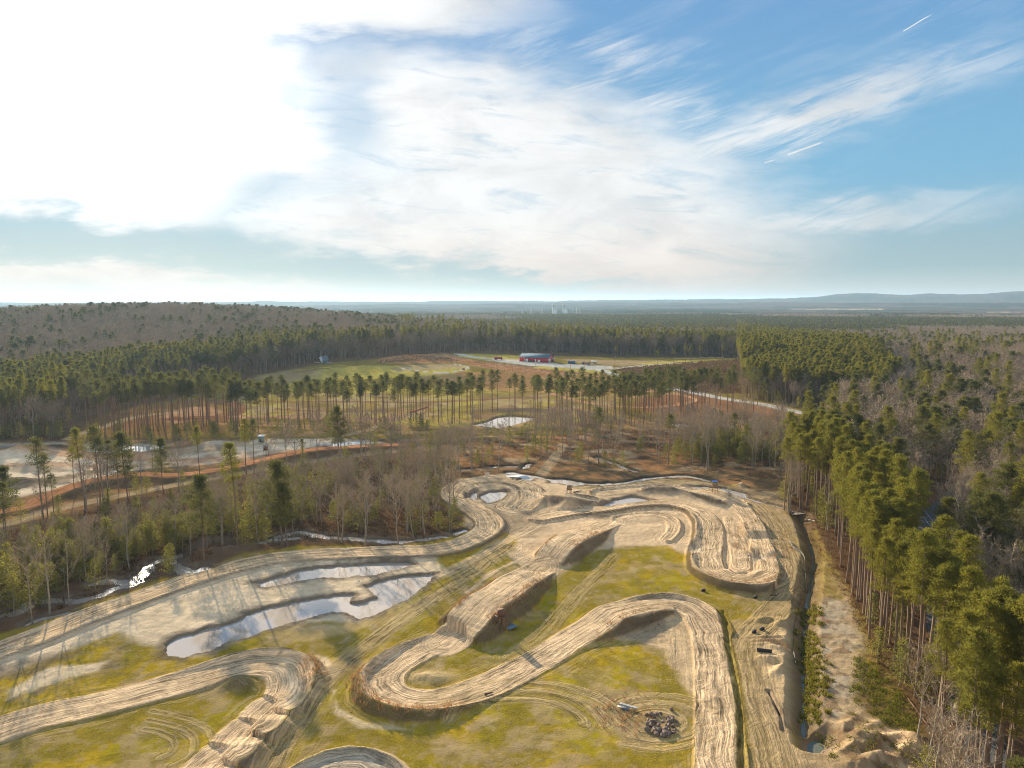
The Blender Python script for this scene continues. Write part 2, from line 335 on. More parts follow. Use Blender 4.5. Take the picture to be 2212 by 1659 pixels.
paint([(1215,775),(1330,778),(1500,780),(1500,784),(1340,790),(1230,783)],'tan',3,4,f=.7)
paint([(1330,797),(1420,788),(1600,776),(1600,850),(1480,850),(1400,830),(1350,812)],'dweed',3,4); paint([(1330,797),(1420,788),(1600,776),(1600,850),(1480,850),(1400,830),(1350,812)],'brick',3,4,f=.35,pat=(20,0.0,51))
paint([(1370,785),(1590,774),(1590,779),(1400,789)],'meadow',2,2,f=.9)
paint([(800,785),(860,768),(960,763),(1010,775),(1130,792),(1230,803),(1330,808),(1300,815),(1100,803),(980,785),(880,783)],'clay',2,3,f=.6,pat=(14,-.1,46)); paint([(1190,806),(1330,812),(1420,830),(1480,852),(1330,862),(1200,850),(1080,838)],'clay',3,4,f=.65,pat=(18,-.05,47)); paint([(1000,803),(1230,803),(1330,812),(1330,852),(1190,856),(1000,838),(900,836)],'weed',3,5,f=.75,pat=(25,-.15,44)); paint([(480,840),(1330,845),(1330,890),(480,890)],'olive',4,5,f=.6,pat=(22,.02,45)); paint([(545,815),(640,798),(700,795),(690,815),(600,830)],'tan',3,4,f=.6)
# red field on the right and its surroundings
paint([(1380,860),(1500,848),(1600,868),(1720,890),(1770,905),(1730,915),(1600,905),(1450,905),(1370,880)],'brick',3,3,f=.95)
paint([(1500,905),(1620,905),(1760,912),(1800,925),(1700,935),(1560,930)],'clay',3,3,f=.8)
paint([(1330,905),(1500,905),(1520,930),(1330,935)],'clay',3,4,f=.5)
# thin swampy wood: leaf litter, pale dirt patches
SW=[(850,975),(1330,930),(1790,925),(1700,1035),(1500,1028),(1300,1025),(1180,1005),(1000,1030),(900,1010)]
paint(SW,'floor',4,3); paint(SW,'weed',4,3,f=.75,pat=(12,0.0,61)); paint(SW,'tan',4,3,f=.85,pat=(9,0.10,62)); paint(SW,'dark',3,3,f=.6,pat=(7,0.2,63))
# right wood edge
paint([(1590,1015),(1690,1030),(1700,1110),(1745,1140),(1815,1250),(1850,1320),(1872,1400),(1872,1450),(1960,1560),(2000,1700),(2050,2300),(1700,2300),(1722,1659),(1722,1560),(1715,1480),(1720,1380),(1738,1290),(1745,1240),(1735,1200),(1700,1140),(1640,1080),(1580,1050)],'tan',1.5,1.5,f=.95)
paint([(1760,1140),(1810,1250),(1815,1290),(1775,1290),(1752,1230),(1735,1150)],'olive',2,2,f=.7,grass=.6); paint([(1740,1130),(1815,1250),(1860,1390),(1960,1560),(1900,1560),(1850,1480),(1760,1290),(1735,1180)],'olive',1.5,2,f=.8,pat=(4,0.0,71))
paint([(1775,1290),(1830,1300),(1862,1380),(1862,1500),(1870,1570),(1760,1570),(1745,1480),(1760,1380)],'gsand',2,1.5,f=.9)
paint([(1850,1400),(1890,1420),(1980,1530),(1990,1600),(1900,1570),(1850,1520)],'olive',2,1.5,f=.85); paint([(1850,1400),(1890,1420),(1980,1530),(1990,1600),(1900,1570),(1850,1520)],'floor',2,1.5,f=.7,pat=(3,0.0,72))
_q=[(1760,1560),(1840,1540),(1930,1570),(2000,1610),(2060,1640),(2060,1700),(1900,1690),(1780,1600)]; paint(_q,'tan',1.5,1.5); paint(_q,'sand',1,1,f=.8,pat=(6,.0,64)); paint(_q,'floor',1,1,f=.7,pat=(3.5,.12,65)); _q=[(1775,1290),(1830,1300),(1862,1380),(1862,1500),(1870,1570),(1760,1570),(1745,1480),(1760,1380)]; paint(_q,'tan',1,1,f=.8,pat=(4,-.02,66)); paint(_q,'floor',1,1,f=.55,pat=(2.2,.12,67))
paint([(1000,1032),(1100,1005),(1180,995),(1330,1018),(1500,1020),(1600,1008),(1700,1030),(1700,1060),(1640,1062),(1600,1050),(1530,1048),(1420,1036),(1330,1044),(1240,1044),(1180,1032),(1100,1022),(1030,1036)],'dweed',1.5,1.5); paint([(1000,1032),(1100,1005),(1180,995),(1330,1018),(1500,1020),(1600,1008),(1700,1030),(1700,1060),(1500,1040),(1330,1044),(1180,1032)],'weed',1.5,1.5,f=.7,pat=(7,0,68))
# ---- sand areas of the track field
paint([(955,1065),(990,1035),(1100,1022),(1160,1030),(1245,1045),(1330,1040),(1430,1035),(1540,1045),(1620,1070),(1665,1110),(1700,1180),(1712,1240),(1695,1275),(1640,1285),(1560,1275),(1515,1250),(1500,1215),(1480,1195),(1440,1182),(1350,1180),(1290,1190),(1240,1215),(1190,1235),(1150,1250),(1100,1200),(1060,1170),(1010,1150),(1000,1110)],'sand',1.2,1.5)
paint([(1060,1100),(1100,1110),(1160,1105),(1180,1130),(1150,1160),(1110,1165),(1060,1140)],'mud',1.5,1.5,f=.45)
paint([(1020,1170),(1070,1150),(1120,1160),(1110,1185),(1040,1215),(930,1240),(880,1250),(950,1195)],'grass',1.2,1.5,f=.9,grass=.8)
paint([(0,1400),(200,1325),(420,1255),(560,1215),(700,1205),(930,1200),(960,1230),(900,1290),(780,1345),(640,1345),(540,1375),(420,1420),(340,1395),(250,1370),(160,1400),(0,1460),(-300,1540),(-300,1480)],'pale',1.5,1.2,f=.9)
paint([(0,1440),(200,1400),(330,1400),(250,1440),(100,1500),(0,1530),(-200,1560),(-200,1490)],'mud',2.5,2,f=.65,pat=(6,-0.1,81))
paint([(20,1490),(110,1440),(230,1430),(210,1450),(120,1475),(20,1510)],'pale',1,1,f=.8)
paint([(560,1375),(640,1355),(760,1340),(880,1290),(930,1300),(850,1345),(740,1375),(600,1395)],'sand',1.2,1.5,f=.45)
paint([(1150,1240),(1200,1215),(1250,1215),(1200,1250),(1150,1300),(1080,1370),(1040,1390),(1090,1330)],'sand',1,1,f=.7)
paint([(1270,1400),(1320,1370),(1400,1320),(1470,1320),(1510,1345),(1520,1400),(1520,1480),(1505,1530),(1480,1480),(1440,1410),(1380,1385),(1300,1385)],'sand',1.2,1.5,f=.9)
paint([(1300,1350),(1400,1320),(1440,1330),(1450,1370),(1400,1385),(1330,1380)],'mud',1,1,f=.5)
paint([(1290,1500),(1340,1485),(1400,1500),(1470,1540),(1480,1590),(1400,1620),(1320,1590),(1280,1540)],'tan',1.2,1.5,f=.75,grass=.3); paint([(1180,1490),(1280,1560),(1280,1600),(1050,1650),(960,1600),(1060,1540)],'tan',1,1,f=.55,pat=(4,0.05,83),grass=.3)
paint([(680,1415),(712,1418),(735,1450),(720,1470),(690,1440)],'pale',.7,.8,f=.8); paint([(715,1490),(725,1490),(735,1530),(790,1560),(900,1575),(900,1582),(780,1572),(722,1540)],'pale',.5,.8,f=.6)
paint([(1620,1380),(1700,1340),(1735,1300),(1720,1380),(1715,1480),(1722,1640),(1680,1640),(1640,1500)],'sand',1,1.2,f=.85)
paint([(1240,1060),(1440,1040),(1440,1046),(1300,1075)],'tan',2,2,f=.5)
paint([(1175,1235),(1160,1215),(1210,1175),(1260,1140),(1330,1120),(1340,1150),(1290,1190),(1230,1225)],'sand',1,1.2,f=.9); paint([(1010,1275),(1060,1245),(1110,1215),(1150,1235),(1080,1270),(1010,1330),(960,1380),(930,1390),(960,1340)],'tan',1,1.5,f=.7,grass=.2)
# ---- dirt roads and tracks far to near
track([(640,803,1),(700,795,.5),(800,786),(900,776)],6,'olive',ruts=.3)
track([(1460,775),(1560,772)],6,'tan',ruts=.3)
track([(990,765),(1030,772),(1080,777),(1140,782),(1200,791),(1250,795),(1300,800),(1335,812),(1360,822),(1440,838),(1500,848),(1570,862),(1640,872),(1700,885),(1760,897),(1800,905)],9,'gravel',ruts=.4,edge=1.5)
track([(1330,796),(1400,789),(1500,783)],5,'gravel',ruts=.3)
track([(870,796),(920,803),(960,805),(1000,799),(1010,793),(980,786)],2.5,'gravel',ruts=.3,flat=False)
track([(560,853),(760,852),(950,862),(1080,862),(1200,852)],5,'tan',ruts=.4,f=.8,flat=False)
track([(560,868),(800,868),(900,870),(1000,866),(1100,860),(1180,858)],7,'brick',ruts=.4,flat=False,f=.8)
track([(220,905),(300,885),(420,865),(480,868),(520,880),(500,898),(420,905),(330,908),(260,925)],8,'brick',berm=(0,1.2),ruts=.6,sidec='brick')
track([(500,900),(640,902),(800,905),(880,893),(925,880)],7,'clay',ruts=.5,berm=(.8,.8),sidec='brick')
track([(470,915),(620,920),(760,917),(840,905)],5,'clay',ruts=.5,f=.8)
track([(600,885),(760,890),(860,888)],5,'brick',ruts=.5,f=.8,berm=(.8,0),sidec='brick')
track([(1190,850),(1230,862),(1300,875),(1400,880),(1480,872),(1500,862),(1450,850),(1380,845)],4.5,'clay',ruts=.5,berm=(.6,.6),sidec='brick')
track([(150,948),(210,925),(300,900),(380,890)],7,'tan',ruts=.8,edge=1.5)
track([(700,950),(790,930),(850,905),(900,890)],5,'tan',ruts=.6)
track([(860,975),(1000,965),(1100,960),(1250,965)],5,'tan',ruts=.5,f=.8); track([(900,950),(1050,943),(1200,945),(1400,955),(1600,945)],6,'clay',ruts=.5,f=.6)
track([(1215,960),(1200,985),(1185,1005),(1165,1030)],5,'tan',ruts=.6,f=.9)
# grey road and red raised track of the left field
track([(-300,1190),(0,1135),(100,1105),(240,1075),(400,1044),(540,1018),(650,1000),(741,987),(850,975),(960,965)],6.5,'tan',ruts=.7,edge=1)
track([(-150,1120,.6),(40,1098,1.0),(100,1072,1.8),(150,1052,2.2),(200,1037,2.6),(250,1029,2.6),(300,1023,2.9),(360,1026,1.8),(420,1022,1.2),(485,1012,1.6),(550,997,2.0),(620,981,2.8),(680,970,3.2),(741,966,2.8),(800,962,2),(870,960,1)],7,'red',ruts=.9,sidec='dweed',slope=.55,reach=10)
track([(60,972),(180,985),(250,992),(330,994),(440,993),(560,990),(700,975),(800,965)],8,'clay',ruts=.7,edge=2,f=.8)
track([(-60,1012),(80,1003),(200,1008),(320,1006),(430,1000)],6,'clay',ruts=.6,edge=2,f=.7,berm=(.7,0),sidec='clay'); track([(-60,1062),(60,1050),(150,1032),(260,1010)],6,'tan',ruts=.7,edge=2,f=.8,berm=(.8,0),sidec='mud'); track([(380,985),(450,972),(530,962),(640,955)],5,'tan',ruts=.6,edge=2,f=.7,berm=(0,.8),sidec='mud'); paint([(100,985),(250,990),(420,985),(560,975),(700,962),(700,968),(560,985),(400,998),(200,1000)],'clay',2,3,f=.7,pat=(9,-.05,48)); mound(62,972,9,6,3.6,'clay',rough=.1); mound(275,987,13,6,2.6,'clay',rough=.1); mound(35,1045,9,6,2.4,'mud'); mound(130,968,6,4,1.5,'dark'); mound(470,958,8,5,1.2,'gsand')
mound(478,1186,9,7,5.0,'mud',rough=.1)
# ---- near track, left part
track([(-300,1500,.3),(-60,1425,.3),(60,1383,.35),(200,1328,.4),(330,1281,.4),(450,1240,.4),(560,1213,.4),(640,1201,.4),(741,1196,.45),(841,1192,.5),(910,1190,.6),(975,1182,.7),(1025,1163,.8),(1052,1145,.8),(1058,1128,.8),(1037,1108,.8),(1002,1089,.8),(977,1071,.8),(985,1052,.8),(1022,1040,.8),(1075,1036,.8),(1122,1044,.8),(1148,1060,.7),(1150,1082,.4),(1130,1098,.2)],8.4,'sand',berm=(.35,.5),ruts=1.25,reach=9,sidec='mud',slope=.6,edge=.4)
track([(1005,1060,.5),(1025,1050,.6),(1070,1046,.6),(1105,1056,.6),(1100,1075,.5),(1080,1095,.4),(1110,1105,.2)],4.2,'sand',ruts=1.2,reach=4,sidec='mud')
track([(-200,1650,.3,0,0),(0,1573,.3,0,0),(100,1543,.3,0,0),(200,1523,.3,0,0),(300,1497,.3,0,0),(400,1472,.3,.3,0),(500,1445,.4,.8,0),(570,1434,.5,1,0),(615,1443,.6,1,0),(632,1468,.6,1,0),(622,1497,.5,.6,0),(604,1512,1.3,0,0),(588,1527,.2,0,0),(572,1543,.2,0,0),(558,1556,1.5,0,0),(540,1573,.2,0,0),(517,1592,.2,0,0),(500,1610,1.5,0,0),(477,1633,.2,0,0),(452,1655,.2,0,0),(427,1680,1.4,0,0),(400,1710,.2,0,0)],8.6,'sand',berm=(1.3,0),ruts=1.25,reach=8,sidec='mud',slope=.7,edge=.4)
mound(512,1480,3.2,2.0,1.2,'mud'); 
track([(620,1720,.3),(690,1672,.6),(745,1655,.8),(800,1668,.6),(850,1720,.3)],7.5,'gsand',berm=(.8,0),ruts=1.2,reach=6,sidec='sand')
# ---- tabletops
def table(pts,w_,slope=.9,c='sand'): track(pts,w_,c,ruts=1.0,slope=slope,reach=5,sidec='dweed',edge=.25,amp=.15)
table([(958,1392,0),(974,1382,.15),(988,1366,1.0),(1001,1349,2.2),(1014,1331,3.1),(1040,1303,3.3),(1080,1280,3.2),(1110,1258,2.9),(1132,1245,2.3),(1150,1236,1.1),(1164,1230,.1),(1172,1226,0)],9.6)
table([(1166,1229,0),(1176,1219,.1),(1188,1204,1.3),(1204,1182,3.0),(1235,1160,3.0),(1262,1149,2.5),(1290,1138,1.0),(1320,1126,0)],8.6)
mound(1232,1086,11,5.5,2.9,'mud',rot=8,rough=.15,pw=3)
track([(1130,1060,.2),(1180,1066,.8),(1215,1068,3.0),(1240,1072,3.0),(1285,1082,.5)],4,'sand',ruts=.6,reach=3,sidec='mud')
mound(1215,1100,5,2.2,.8,'sand',rot=20); mound(1290,1115,5,2.4,.9,'mud',rot=-10)
mound(1430,1063,13,4.0,2.3,'mud',rot=-3,rough=.4); mound(1520,1072,6,3,2.0,'mud')
# ---- loop, crest, straight to the right
track([(968,1383,.02,0,0),(945,1389,.1,0,.3),(905,1405,.2,0,.6),(862,1428,.3,0,1),(832,1455,.5,0,1),(826,1478,.7,0,1),(845,1502,.8,0,1),(905,1516,.7,0,1),(975,1508,.4,0,.6),(1045,1485,.2,0,.1),(1112,1453,.15,0,0),(1180,1415,.2,0,0),(1240,1377,.5,0,0),(1290,1345,1.6,0,0),(1322,1322,2.4,0,0),(1352,1314,2.2,0,0),(1400,1304,1.7,.6,0),(1455,1302,.8,1,0),(1505,1322,.5,1,0),(1532,1358,.35,1,0),(1541,1400,.3,.5,0),(1548,1450,.3,0,0),(1553,1510,.3,0,0),(1557,1600,.3,0,0),(1560,1700,.3,0,0),(1562,1900,.3,0,0)],8.0,'sand',berm=(.8,1.15),ruts=1.35,reach=11,sidec='dweed',slope=.75,edge=.4)
mound(925,1465,4.5,2.2,.9,'sand',rough=.6); 
# ---- right group of lanes
track([(1165,1120,0),(1230,1108,.2),(1300,1100,.4),(1380,1088,.5),(1450,1088,.6),(1505,1103,.6),(1530,1130,.6),(1532,1165,.6),(1526,1200,.7),(1535,1230,.9),(1575,1249,1.1),(1630,1254,1.2),(1672,1240,1.2),(1676,1215,.6),(1664,1200,.3),(1660,1186,1.2),(1654,1172,.3),(1648,1160,.3),(1640,1146,1.5),(1635,1132,1.2),(1628,1118,.3),(1612,1100,.3),(1590,1085,.6),(1560,1072,1.8),(1530,1064,1.6),(1490,1058,.5),(1440,1054,.3),(1380,1056,.2),(1300,1064,.2)],8.0,'sand',berm=(0,.9),ruts=1.3,reach=7,sidec='dweed',slope=.8,edge=.4)
track([(1335,1120,.1),(1370,1112,.2),(1420,1111,.3),(1450,1122,.4),(1455,1145,.3),(1440,1165,.2)],4,'sand',berm=(.5,0),ruts=1.2,reach=6,sidec='mud'); mound(1400,1130,6,3,-.3)
track([(1580,1120,.2),(1590,1160,.2),(1600,1200,.3),(1600,1225,.3)],5,'sand',ruts=1.2,reach=4)
mound(1600,1242,4,1.6,.9,'sand')
track([(1250,1052),(1330,1046),(1420,1040),(1500,1043),(1570,1056),(1625,1082),(1660,1115),(1685,1160),(1708,1210),(1716,1250),(1700,1290),(1660,1335),(1625,1372),(1612,1410),(1618,1460),(1640,1540),(1670,1640),(1690,1760)],7,'tan',ruts=.9,reach=6,grass=.35,edge=1.2,amp=1.2,f=.85)
track([(930,1250),(1010,1215),(1090,1170),(1150,1140),(1180,1110)],4,'sand',ruts=1,reach=6,f=.8,flat=False,edge=.8,amp=.8)
track([(560,1680),(640,1560),(720,1450),(800,1390),(880,1330),(1000,1250),(1100,1180)],4.5,'tan',ruts=1.1,reach=9,f=.65,grass=.4,flat=False,edge=.8,amp=1)
track([(1100,1420),(1180,1360),(1270,1260),(1330,1200)],4,'olive',ruts=.8,reach=6,f=.4,grass=.7,flat=False,edge=.8,amp=1)
track([(1180,1190),(1110,1215),(1060,1240),(1010,1280)],2.0,'sand',ruts=1,reach=2,f=.8,flat=False)
for rr_ in (0,1,2):   # mower and tyre arcs in the grass
    k=1+.28*rr_; track([(1115+150*k*math.cos(a_),1570+62*k*math.sin(a_)) for a_ in np.linspace(-2.9,-0.1,9)],2.2,'tan',ruts=1.2,reach=4,f=.35,grass=.7,flat=False,amp=.8)
for k in (.6,1.0,1.4): track([(1420+95*k*math.cos(a_),1560+42*k*math.sin(a_)) for a_ in np.linspace(-2.6,2.2,10)],1.5,'tan',ruts=.9,reach=3,f=.28,grass=.8,flat=False,amp=.8)
for k in (.7,1.1,1.5): track([(300+110*k*math.cos(a_),1610+50*k*math.sin(a_)) for a_ in np.linspace(-1.4,.9,8)],1.5,'tan',ruts=.8,reach=4,f=.25,grass=.8,flat=False,amp=.8)
# lake of small dunes on the lower right
for i_,(mx_,my_) in enumerate([(1800,1600),(1835,1612),(1870,1580),(1900,1598),(1935,1590),(1960,1625),(1900,1640),(1850,1650),(1820,1570),(1980,1600),(1650,1340),(1690,1350),(1680,1400),(1662,1425),(1700,1440),(1600,1050),(1640,1060),(1670,1075),(1620,1035),(1560,1020),(1530,1030)]):
    mound(mx_,my_,2.2+(i_%3),1.0+.4*(i_%2),.5+.16*(i_%4),None,rot=-15+25*(i_%3),rough=1.1)
for y_ in (1376,1383,1392): mound(1672,y_,4.5,.45,.45,None,rough=.5)
stream([(1658,1388),(1672,1391),(1690,1396),(1705,1400)],.8,z=-.3,bank=.8,c='weed',f=.4)
# shallow dark ditch beside the straight, and small gullies
stream([(1562,1322),(1568,1355),(1575,1400),(1586,1450),(1596,1500),(1601,1560),(1604,1660),(1606,1780)],.5,amp=.25,bank=.9,c='olive',z=-.24,bankw=1.2,depth=.04,f=.9)
stream([(1660,1495),(1672,1520),(1685,1545),(1692,1580)],.3,amp=.2,bank=1.1,z=-.35,bankw=.8,depth=.05,f=.6)
# ---- water
pond([(360,1401),(368,1388),(385,1377),(418,1371),(455,1356),(500,1349),(535,1329),(586,1313),(636,1302),(690,1292),(741,1286),(760,1286),(752,1305),(772,1306),(815,1292),(788,1269),(838,1252),(880,1246),(940,1241),(935,1250),(893,1290),(880,1296),(860,1305),(838,1318),(808,1330),(778,1337),(741,1323),(716,1323),(670,1335),(620,1348),(570,1366),(502,1388),(470,1400),(418,1416),(400,1422),(362,1418)],1.4,bank=1.3)
pond([(552,1262),(570,1256),(600,1247),(650,1232),(741,1223),(800,1219),(878,1216),(900,1222),(845,1237),(788,1246),(741,1250),(690,1251),(640,1258),(600,1267),(575,1270)],1.2,bank=1.3)
pond([(1037,1072),(1058,1064),(1092,1062),(1092,1074),(1078,1082),(1055,1088),(1045,1082)],2.0,bank=1.1,bankw=3)
pond([(1008,1082),(1020,1067),(1030,1062),(1028,1080)],1.0,bank=.9)
pond([(1290,1097),(1325,1082),(1365,1073),(1408,1082),(1380,1087),(1310,1097)],1.2,bank=1.2)
pond([(1183,1036),(1210,1035),(1260,1042),(1262,1049),(1240,1050),(1190,1044)],1.0,bank=.9,c='dark'); pond([(1295,1046),(1315,1043),(1330,1046),(1300,1050)],.8,bank=.9,c='dark')
pond([(1112,1040),(1130,1033),(1155,1033),(1150,1039),(1120,1042)],.8,bank=.9,c='dark')
stream([(1100,1022),(1150,1030),(1190,1038),(1260,1046),(1330,1046),(1400,1035),(1480,1030),(1530,1040)],2.2,amp=1.0,bank=.5,c='dark',z=-.55,bankw=3.5,depth=.4)
pond([(1480,1050),(1530,1053),(1570,1056),(1612,1068),(1612,1076),(1560,1068),(1500,1058)],1.0,bank=.8,c='mud')
stream([(1610,1076),(1650,1088),(1700,1100),(1740,1115)],1.4,c='mud',bank=.6)
pond([(1020,917),(1050,912),(1072,902),(1100,898),(1130,900),(1164,903),(1140,910),(1100,921),(1075,925),(1040,921)],1.5,amp=.6,bank=.6,c='mud')
mound(1120,888,26,9,1.8,'mud',rough=.2)
pond([(180,962),(230,960),(300,961),(366,963),(350,970),(290,978),(240,978),(196,976)],1.5,amp=.8,bank=.5,c='gsand'); pond([(-200,962),(0,960),(130,958),(135,964),(80,968),(-200,970)],1.5,amp=.8,bank=.5,c='gsand')
pond([(690,962),(715,956),(760,952),(790,953),(780,960),(720,966)],.9,amp=.6,bank=.5,c='gsand')
pond([(1620,967),(1645,955),(1690,953),(1695,962),(1660,970)],1,bank=.5,c='dark')
pond([(1448,915),(1480,914),(1505,922),(1490,925),(1455,921)],1,bank=.5,c='dark')
pond([(1128,1011),(1140,1003),(1148,1001),(1142,1010),(1130,1014)],1,bank=.6,c='dark')
pond([(1738,1607),(1755,1597),(1778,1600),(1784,1618),(1768,1632),(1742,1628)],.6,bank=.7,amp=.3,c='mud',z=-1.9)
pond([(975,1152),(1005,1143),(1008,1148),(985,1158)],.8,bank=.7,c='dark')
pond([(1628,1204),(1640,1202),(1648,1206),(1636,1209)],.12,bank=.3,z=-.1,amp=.1,c='gsand'); pond([(1498,1185),(1512,1184),(1510,1192),(1500,1191)],.12,bank=.3,z=-.1,amp=.1,c='gsand')
stream([(-60,1340),(30,1330),(60,1305),(110,1298),(165,1300),(240,1276),(290,1258),(330,1220),(365,1207),(400,1238),(440,1230)],3.4,amp=1.4,bank=.5,c='mud',bankw=4)
stream([(60,1350),(100,1335),(150,1325)],2.2,amp=1.0,c='mud'); stream([(205,1262),(240,1256),(285,1262)],3,amp=1.2,c='mud')
stream([(345,1212),(420,1195),(480,1190),(560,1175),(640,1150),(700,1161),(780,1166),(850,1172),(905,1168),(960,1160)],3.2,amp=1.3,c='mud',bankw=3.5); stream([(545,1180),(600,1168),(640,1163)],2.5,amp=1.2,c='mud')
stream([(940,1010),(1000,1015),(1060,1010),(1130,1008)],2.5,amp=1.2,c='dark'); stream([(1290,990),(1330,1003),(1350,1012),(1375,1020)],2.6,amp=1,c='dark')
# right ditch: steep west bank, a small stream far down in it
DITCH=[(1728,1120),(1740,1150),(1750,1180),(1757,1210),(1752,1240),(1750,1262),(1744,1300),(1738,1350),(1734,1420),(1736,1480),(1735,1540),(1736,1590)]
stream(DITCH,1.0,amp=.25,bank=.62,c='dweed',z=-1.75,bankw=3.6,depth=.5,f=.8)
# ---- small relief everywhere, then colour variation
nearf=1-sst(250,700,rgrid)
wet=np.clip((Z-WL)/0.5,0,1)
Z+=nearf*(0.07*N2+0.05*fbm(X,Y,1.0,3,14))*wet+ (1-nearf)*(1-can)*fbm(X,Y,12,2,15)*0.12
rough_z=(GM<0.3)*(RSTR<0.3); Z+=nearf*rough_z*wet*0.26*np.abs(fbm(X,Y,2.2,3,16))
col*=(1+0.18*N1+0.24*N2+0.10*N3)[...,None]
col=np.clip(col,0.005,0.9)
ZG=Z
def gz(x,y):
    """ground height at a world point"""
    r=math.hypot(x,y); a=math.atan2(x,y)
    if a<th[0]: a+=2*math.pi
    i=min(max(np.searchsorted(rr,r)-1,0),NR-2); j=int(np.searchsorted(th,a)-1)%NT; j2=(j+1)%NT
    u=(r-rr[i])/(rr[i+1]-rr[i]); v=(a-th[j])/((th[j2]-th[j])%(2*math.pi))
    return float((Z[i,j]*(1-u)+Z[i+1,j]*u)*(1-v)+(Z[i,j2]*(1-u)+Z[i+1,j2]*u)*v)
def gzv(x,y):
    r=np.hypot(x,y); a=np.arctan2(x,y); a=np.where(a<th[0],a+2*math.pi,a)
    i=np.clip(np.searchsorted(rr,r)-1,0,NR-2); j=np.clip(np.searchsorted(th,a)-1,0,NT-2)
    u=np.clip((r-rr[i])/(rr[i+1]-rr[i]),0,1); v=np.clip((a-th[j])/(th[j+1]-th[j]),0,1)
    return (Z[i,j]*(1-u)+Z[i+1,j]*u)*(1-v)+(Z[i,j+1]*(1-u)+Z[i+1,j+1]*u)*v
def mk_mesh(name,V,faces,mi=None,smooth_=True):
    """faces: list of index arrays (n x 3 or n x 4)"""
    me=bpy.data.meshes.new(name); me.vertices.add(len(V)); me.vertices.foreach_set('co',np.ascontiguousarray(V,np.float32).ravel())
    lv=np.concatenate([f.ravel() for f in faces]).astype(np.int32); lt=np.concatenate([np.full(len(f),f.shape[1],np.int32) for f in faces])
    me.loops.add(len(lv)); me.loops.foreach_set('vertex_index',lv); me.polygons.add(len(lt))
    me.polygons.foreach_set('loop_start',np.concatenate([[0],np.cumsum(lt)[:-1]]).astype(np.int32)); me.polygons.foreach_set('loop_total',lt)
    if mi is not None: me.polygons.foreach_set('material_index',np.asarray(mi,np.int32))
    if smooth_: me.polygons.foreach_set('use_smooth',np.ones(len(lt),bool))
    me.update(calc_edges=True); return me
idx=np.arange(NR*NT).reshape(NR,NT); nx_=np.roll(idx,-1,1)
quads=np.stack([idx[:-1],idx[1:],nx_[1:],nx_[:-1]],-1).reshape(-1,4)
quads=quads[:,::-1]
V=np.stack([X,Y,Z],-1).reshape(-1,3); cen=len(V); V=np.vstack([V,[[0,0,Z[0].mean()]]])
fan=np.stack([idx[0],nx_[0],np.full(NT,cen)],-1)[:,::-1]
gm=mk_mesh('ground',V,[quads,fan])
ca=gm.color_attributes.new('soil','FLOAT_COLOR','POINT'); cc=np.ones((len(V),4),np.float32); cc[:-1,:3]=col.reshape(-1,3); cc[-1,:3]=C['grass']; cc[:-1,3]=GM.reshape(-1); ca.data.foreach_set('color',cc.ravel())
ra=gm.attributes.new('lane','FLOAT_VECTOR','POINT'); vv=np.zeros((len(V),3),np.float32); vv[:-1,:2]=RS.reshape(-1,2); vv[:-1,2]=RSTR.reshape(-1); ra.data.foreach_set('vector',vv.ravel())
go=bpy.data.objects.new('ground',gm); scene.collection.objects.link(go); go['kind']='structure'
mt=bpy.data.materials.new('ground_soil'); mt.use_nodes=True; t=mt.node_tree; t.nodes.clear()
out=t.nodes.new('ShaderNodeOutputMaterial'); df=t.nodes.new('ShaderNodeBsdfDiffuse'); df.inputs['Roughness'].default_value=.6; t.links.new(df.outputs[0],out.inputs[0])
an=t.nodes.new('ShaderNodeAttribute'); an.attribute_name='soil'; sc_=N(t,an.outputs['Color']); gmask=N(t,an.outputs['Alpha'])
ln=t.nodes.new('ShaderNodeAttribute'); ln.attribute_name='lane'; ls,ld,lstr=sep(N(t,ln.outputs['Vector']))
ge=t.nodes.new('ShaderNodeNewGeometry'); pos=N(t,ge.outputs['Position']); px,py,pz=sep(pos)
flat=xyz(t,px,py,0)
n_a=noise(flat,0.09,3,.55); n_b=noise(flat,.33,3,.6); ld=ld+(n_a-.5)*2.6+(n_b-.5)*.55
n_f=noise(flat,3.0,5,0.72); n_m=noise(flat,0.55,4,0.6); n_g=noise(flat,1.6,5,0.7)
rut=noise(xyz(t,ls*0.10,ld*2.3),1.0,4,0.7,0.25); rut2=noise(xyz(t,ls*0.045+9,ld*0.95+4),1.0,2,0.6,0.2)
cross=noise(xyz(t,(px*.8+py*.6)*.12+n_a*3,(py*.8-px*.6)*1.9),1.0,3,.65,.3); rr0=rut.ss(0.36,0.60)*0.62+rut2.ss(0.38,0.60)*0.38; brk=n_b.ss(.46,.66)*.6; rr1=rr0*(1-brk)+(cross.ss(.38,.62)*.6+n_m.ss(.3,.7)*.4)*brk
n_w=noise(flat,0.16,3,.6); lst2=lstr*(1+(1-gmask)*lstr.ss(.36,.30)*1.3); sandv=(rr1-0.50)*lst2*0.95+1.10+(n_f-0.5)*0.85+(n_m-0.5)*0.5-n_w.ss(.52,.66)*lstr*.22
clod=n_g.ss(0.60,0.75)*(1-gmask)*0.25
c1=mix(n_f.ss(0.35,0.65)*gmask*0.5,sc_,(0.285,0.235,0.014)); c1=mix(n_g.ss(0.50,0.72)*gmask*0.55,c1,(0.20,0.13,0.035)); wv=noise(xyz(t,px*.06,py*.06),1.0,2,.5,2.2); rill=(wv*9.0).sin().abs().ss(.16,.0)*n_m.ss(.40,.58); c1=mix((rr1*lstr*gmask).ss(0.10,0.4)*0.55,c1,(0.40,0.29,0.15)); c1=mix(rill*gmask*.5,c1,(.45,.34,.19)); c1=mix((n_w.ss(.55,.7)*n_g.ss(.42,.6))*gmask*.55,c1,(.40,.30,.16))
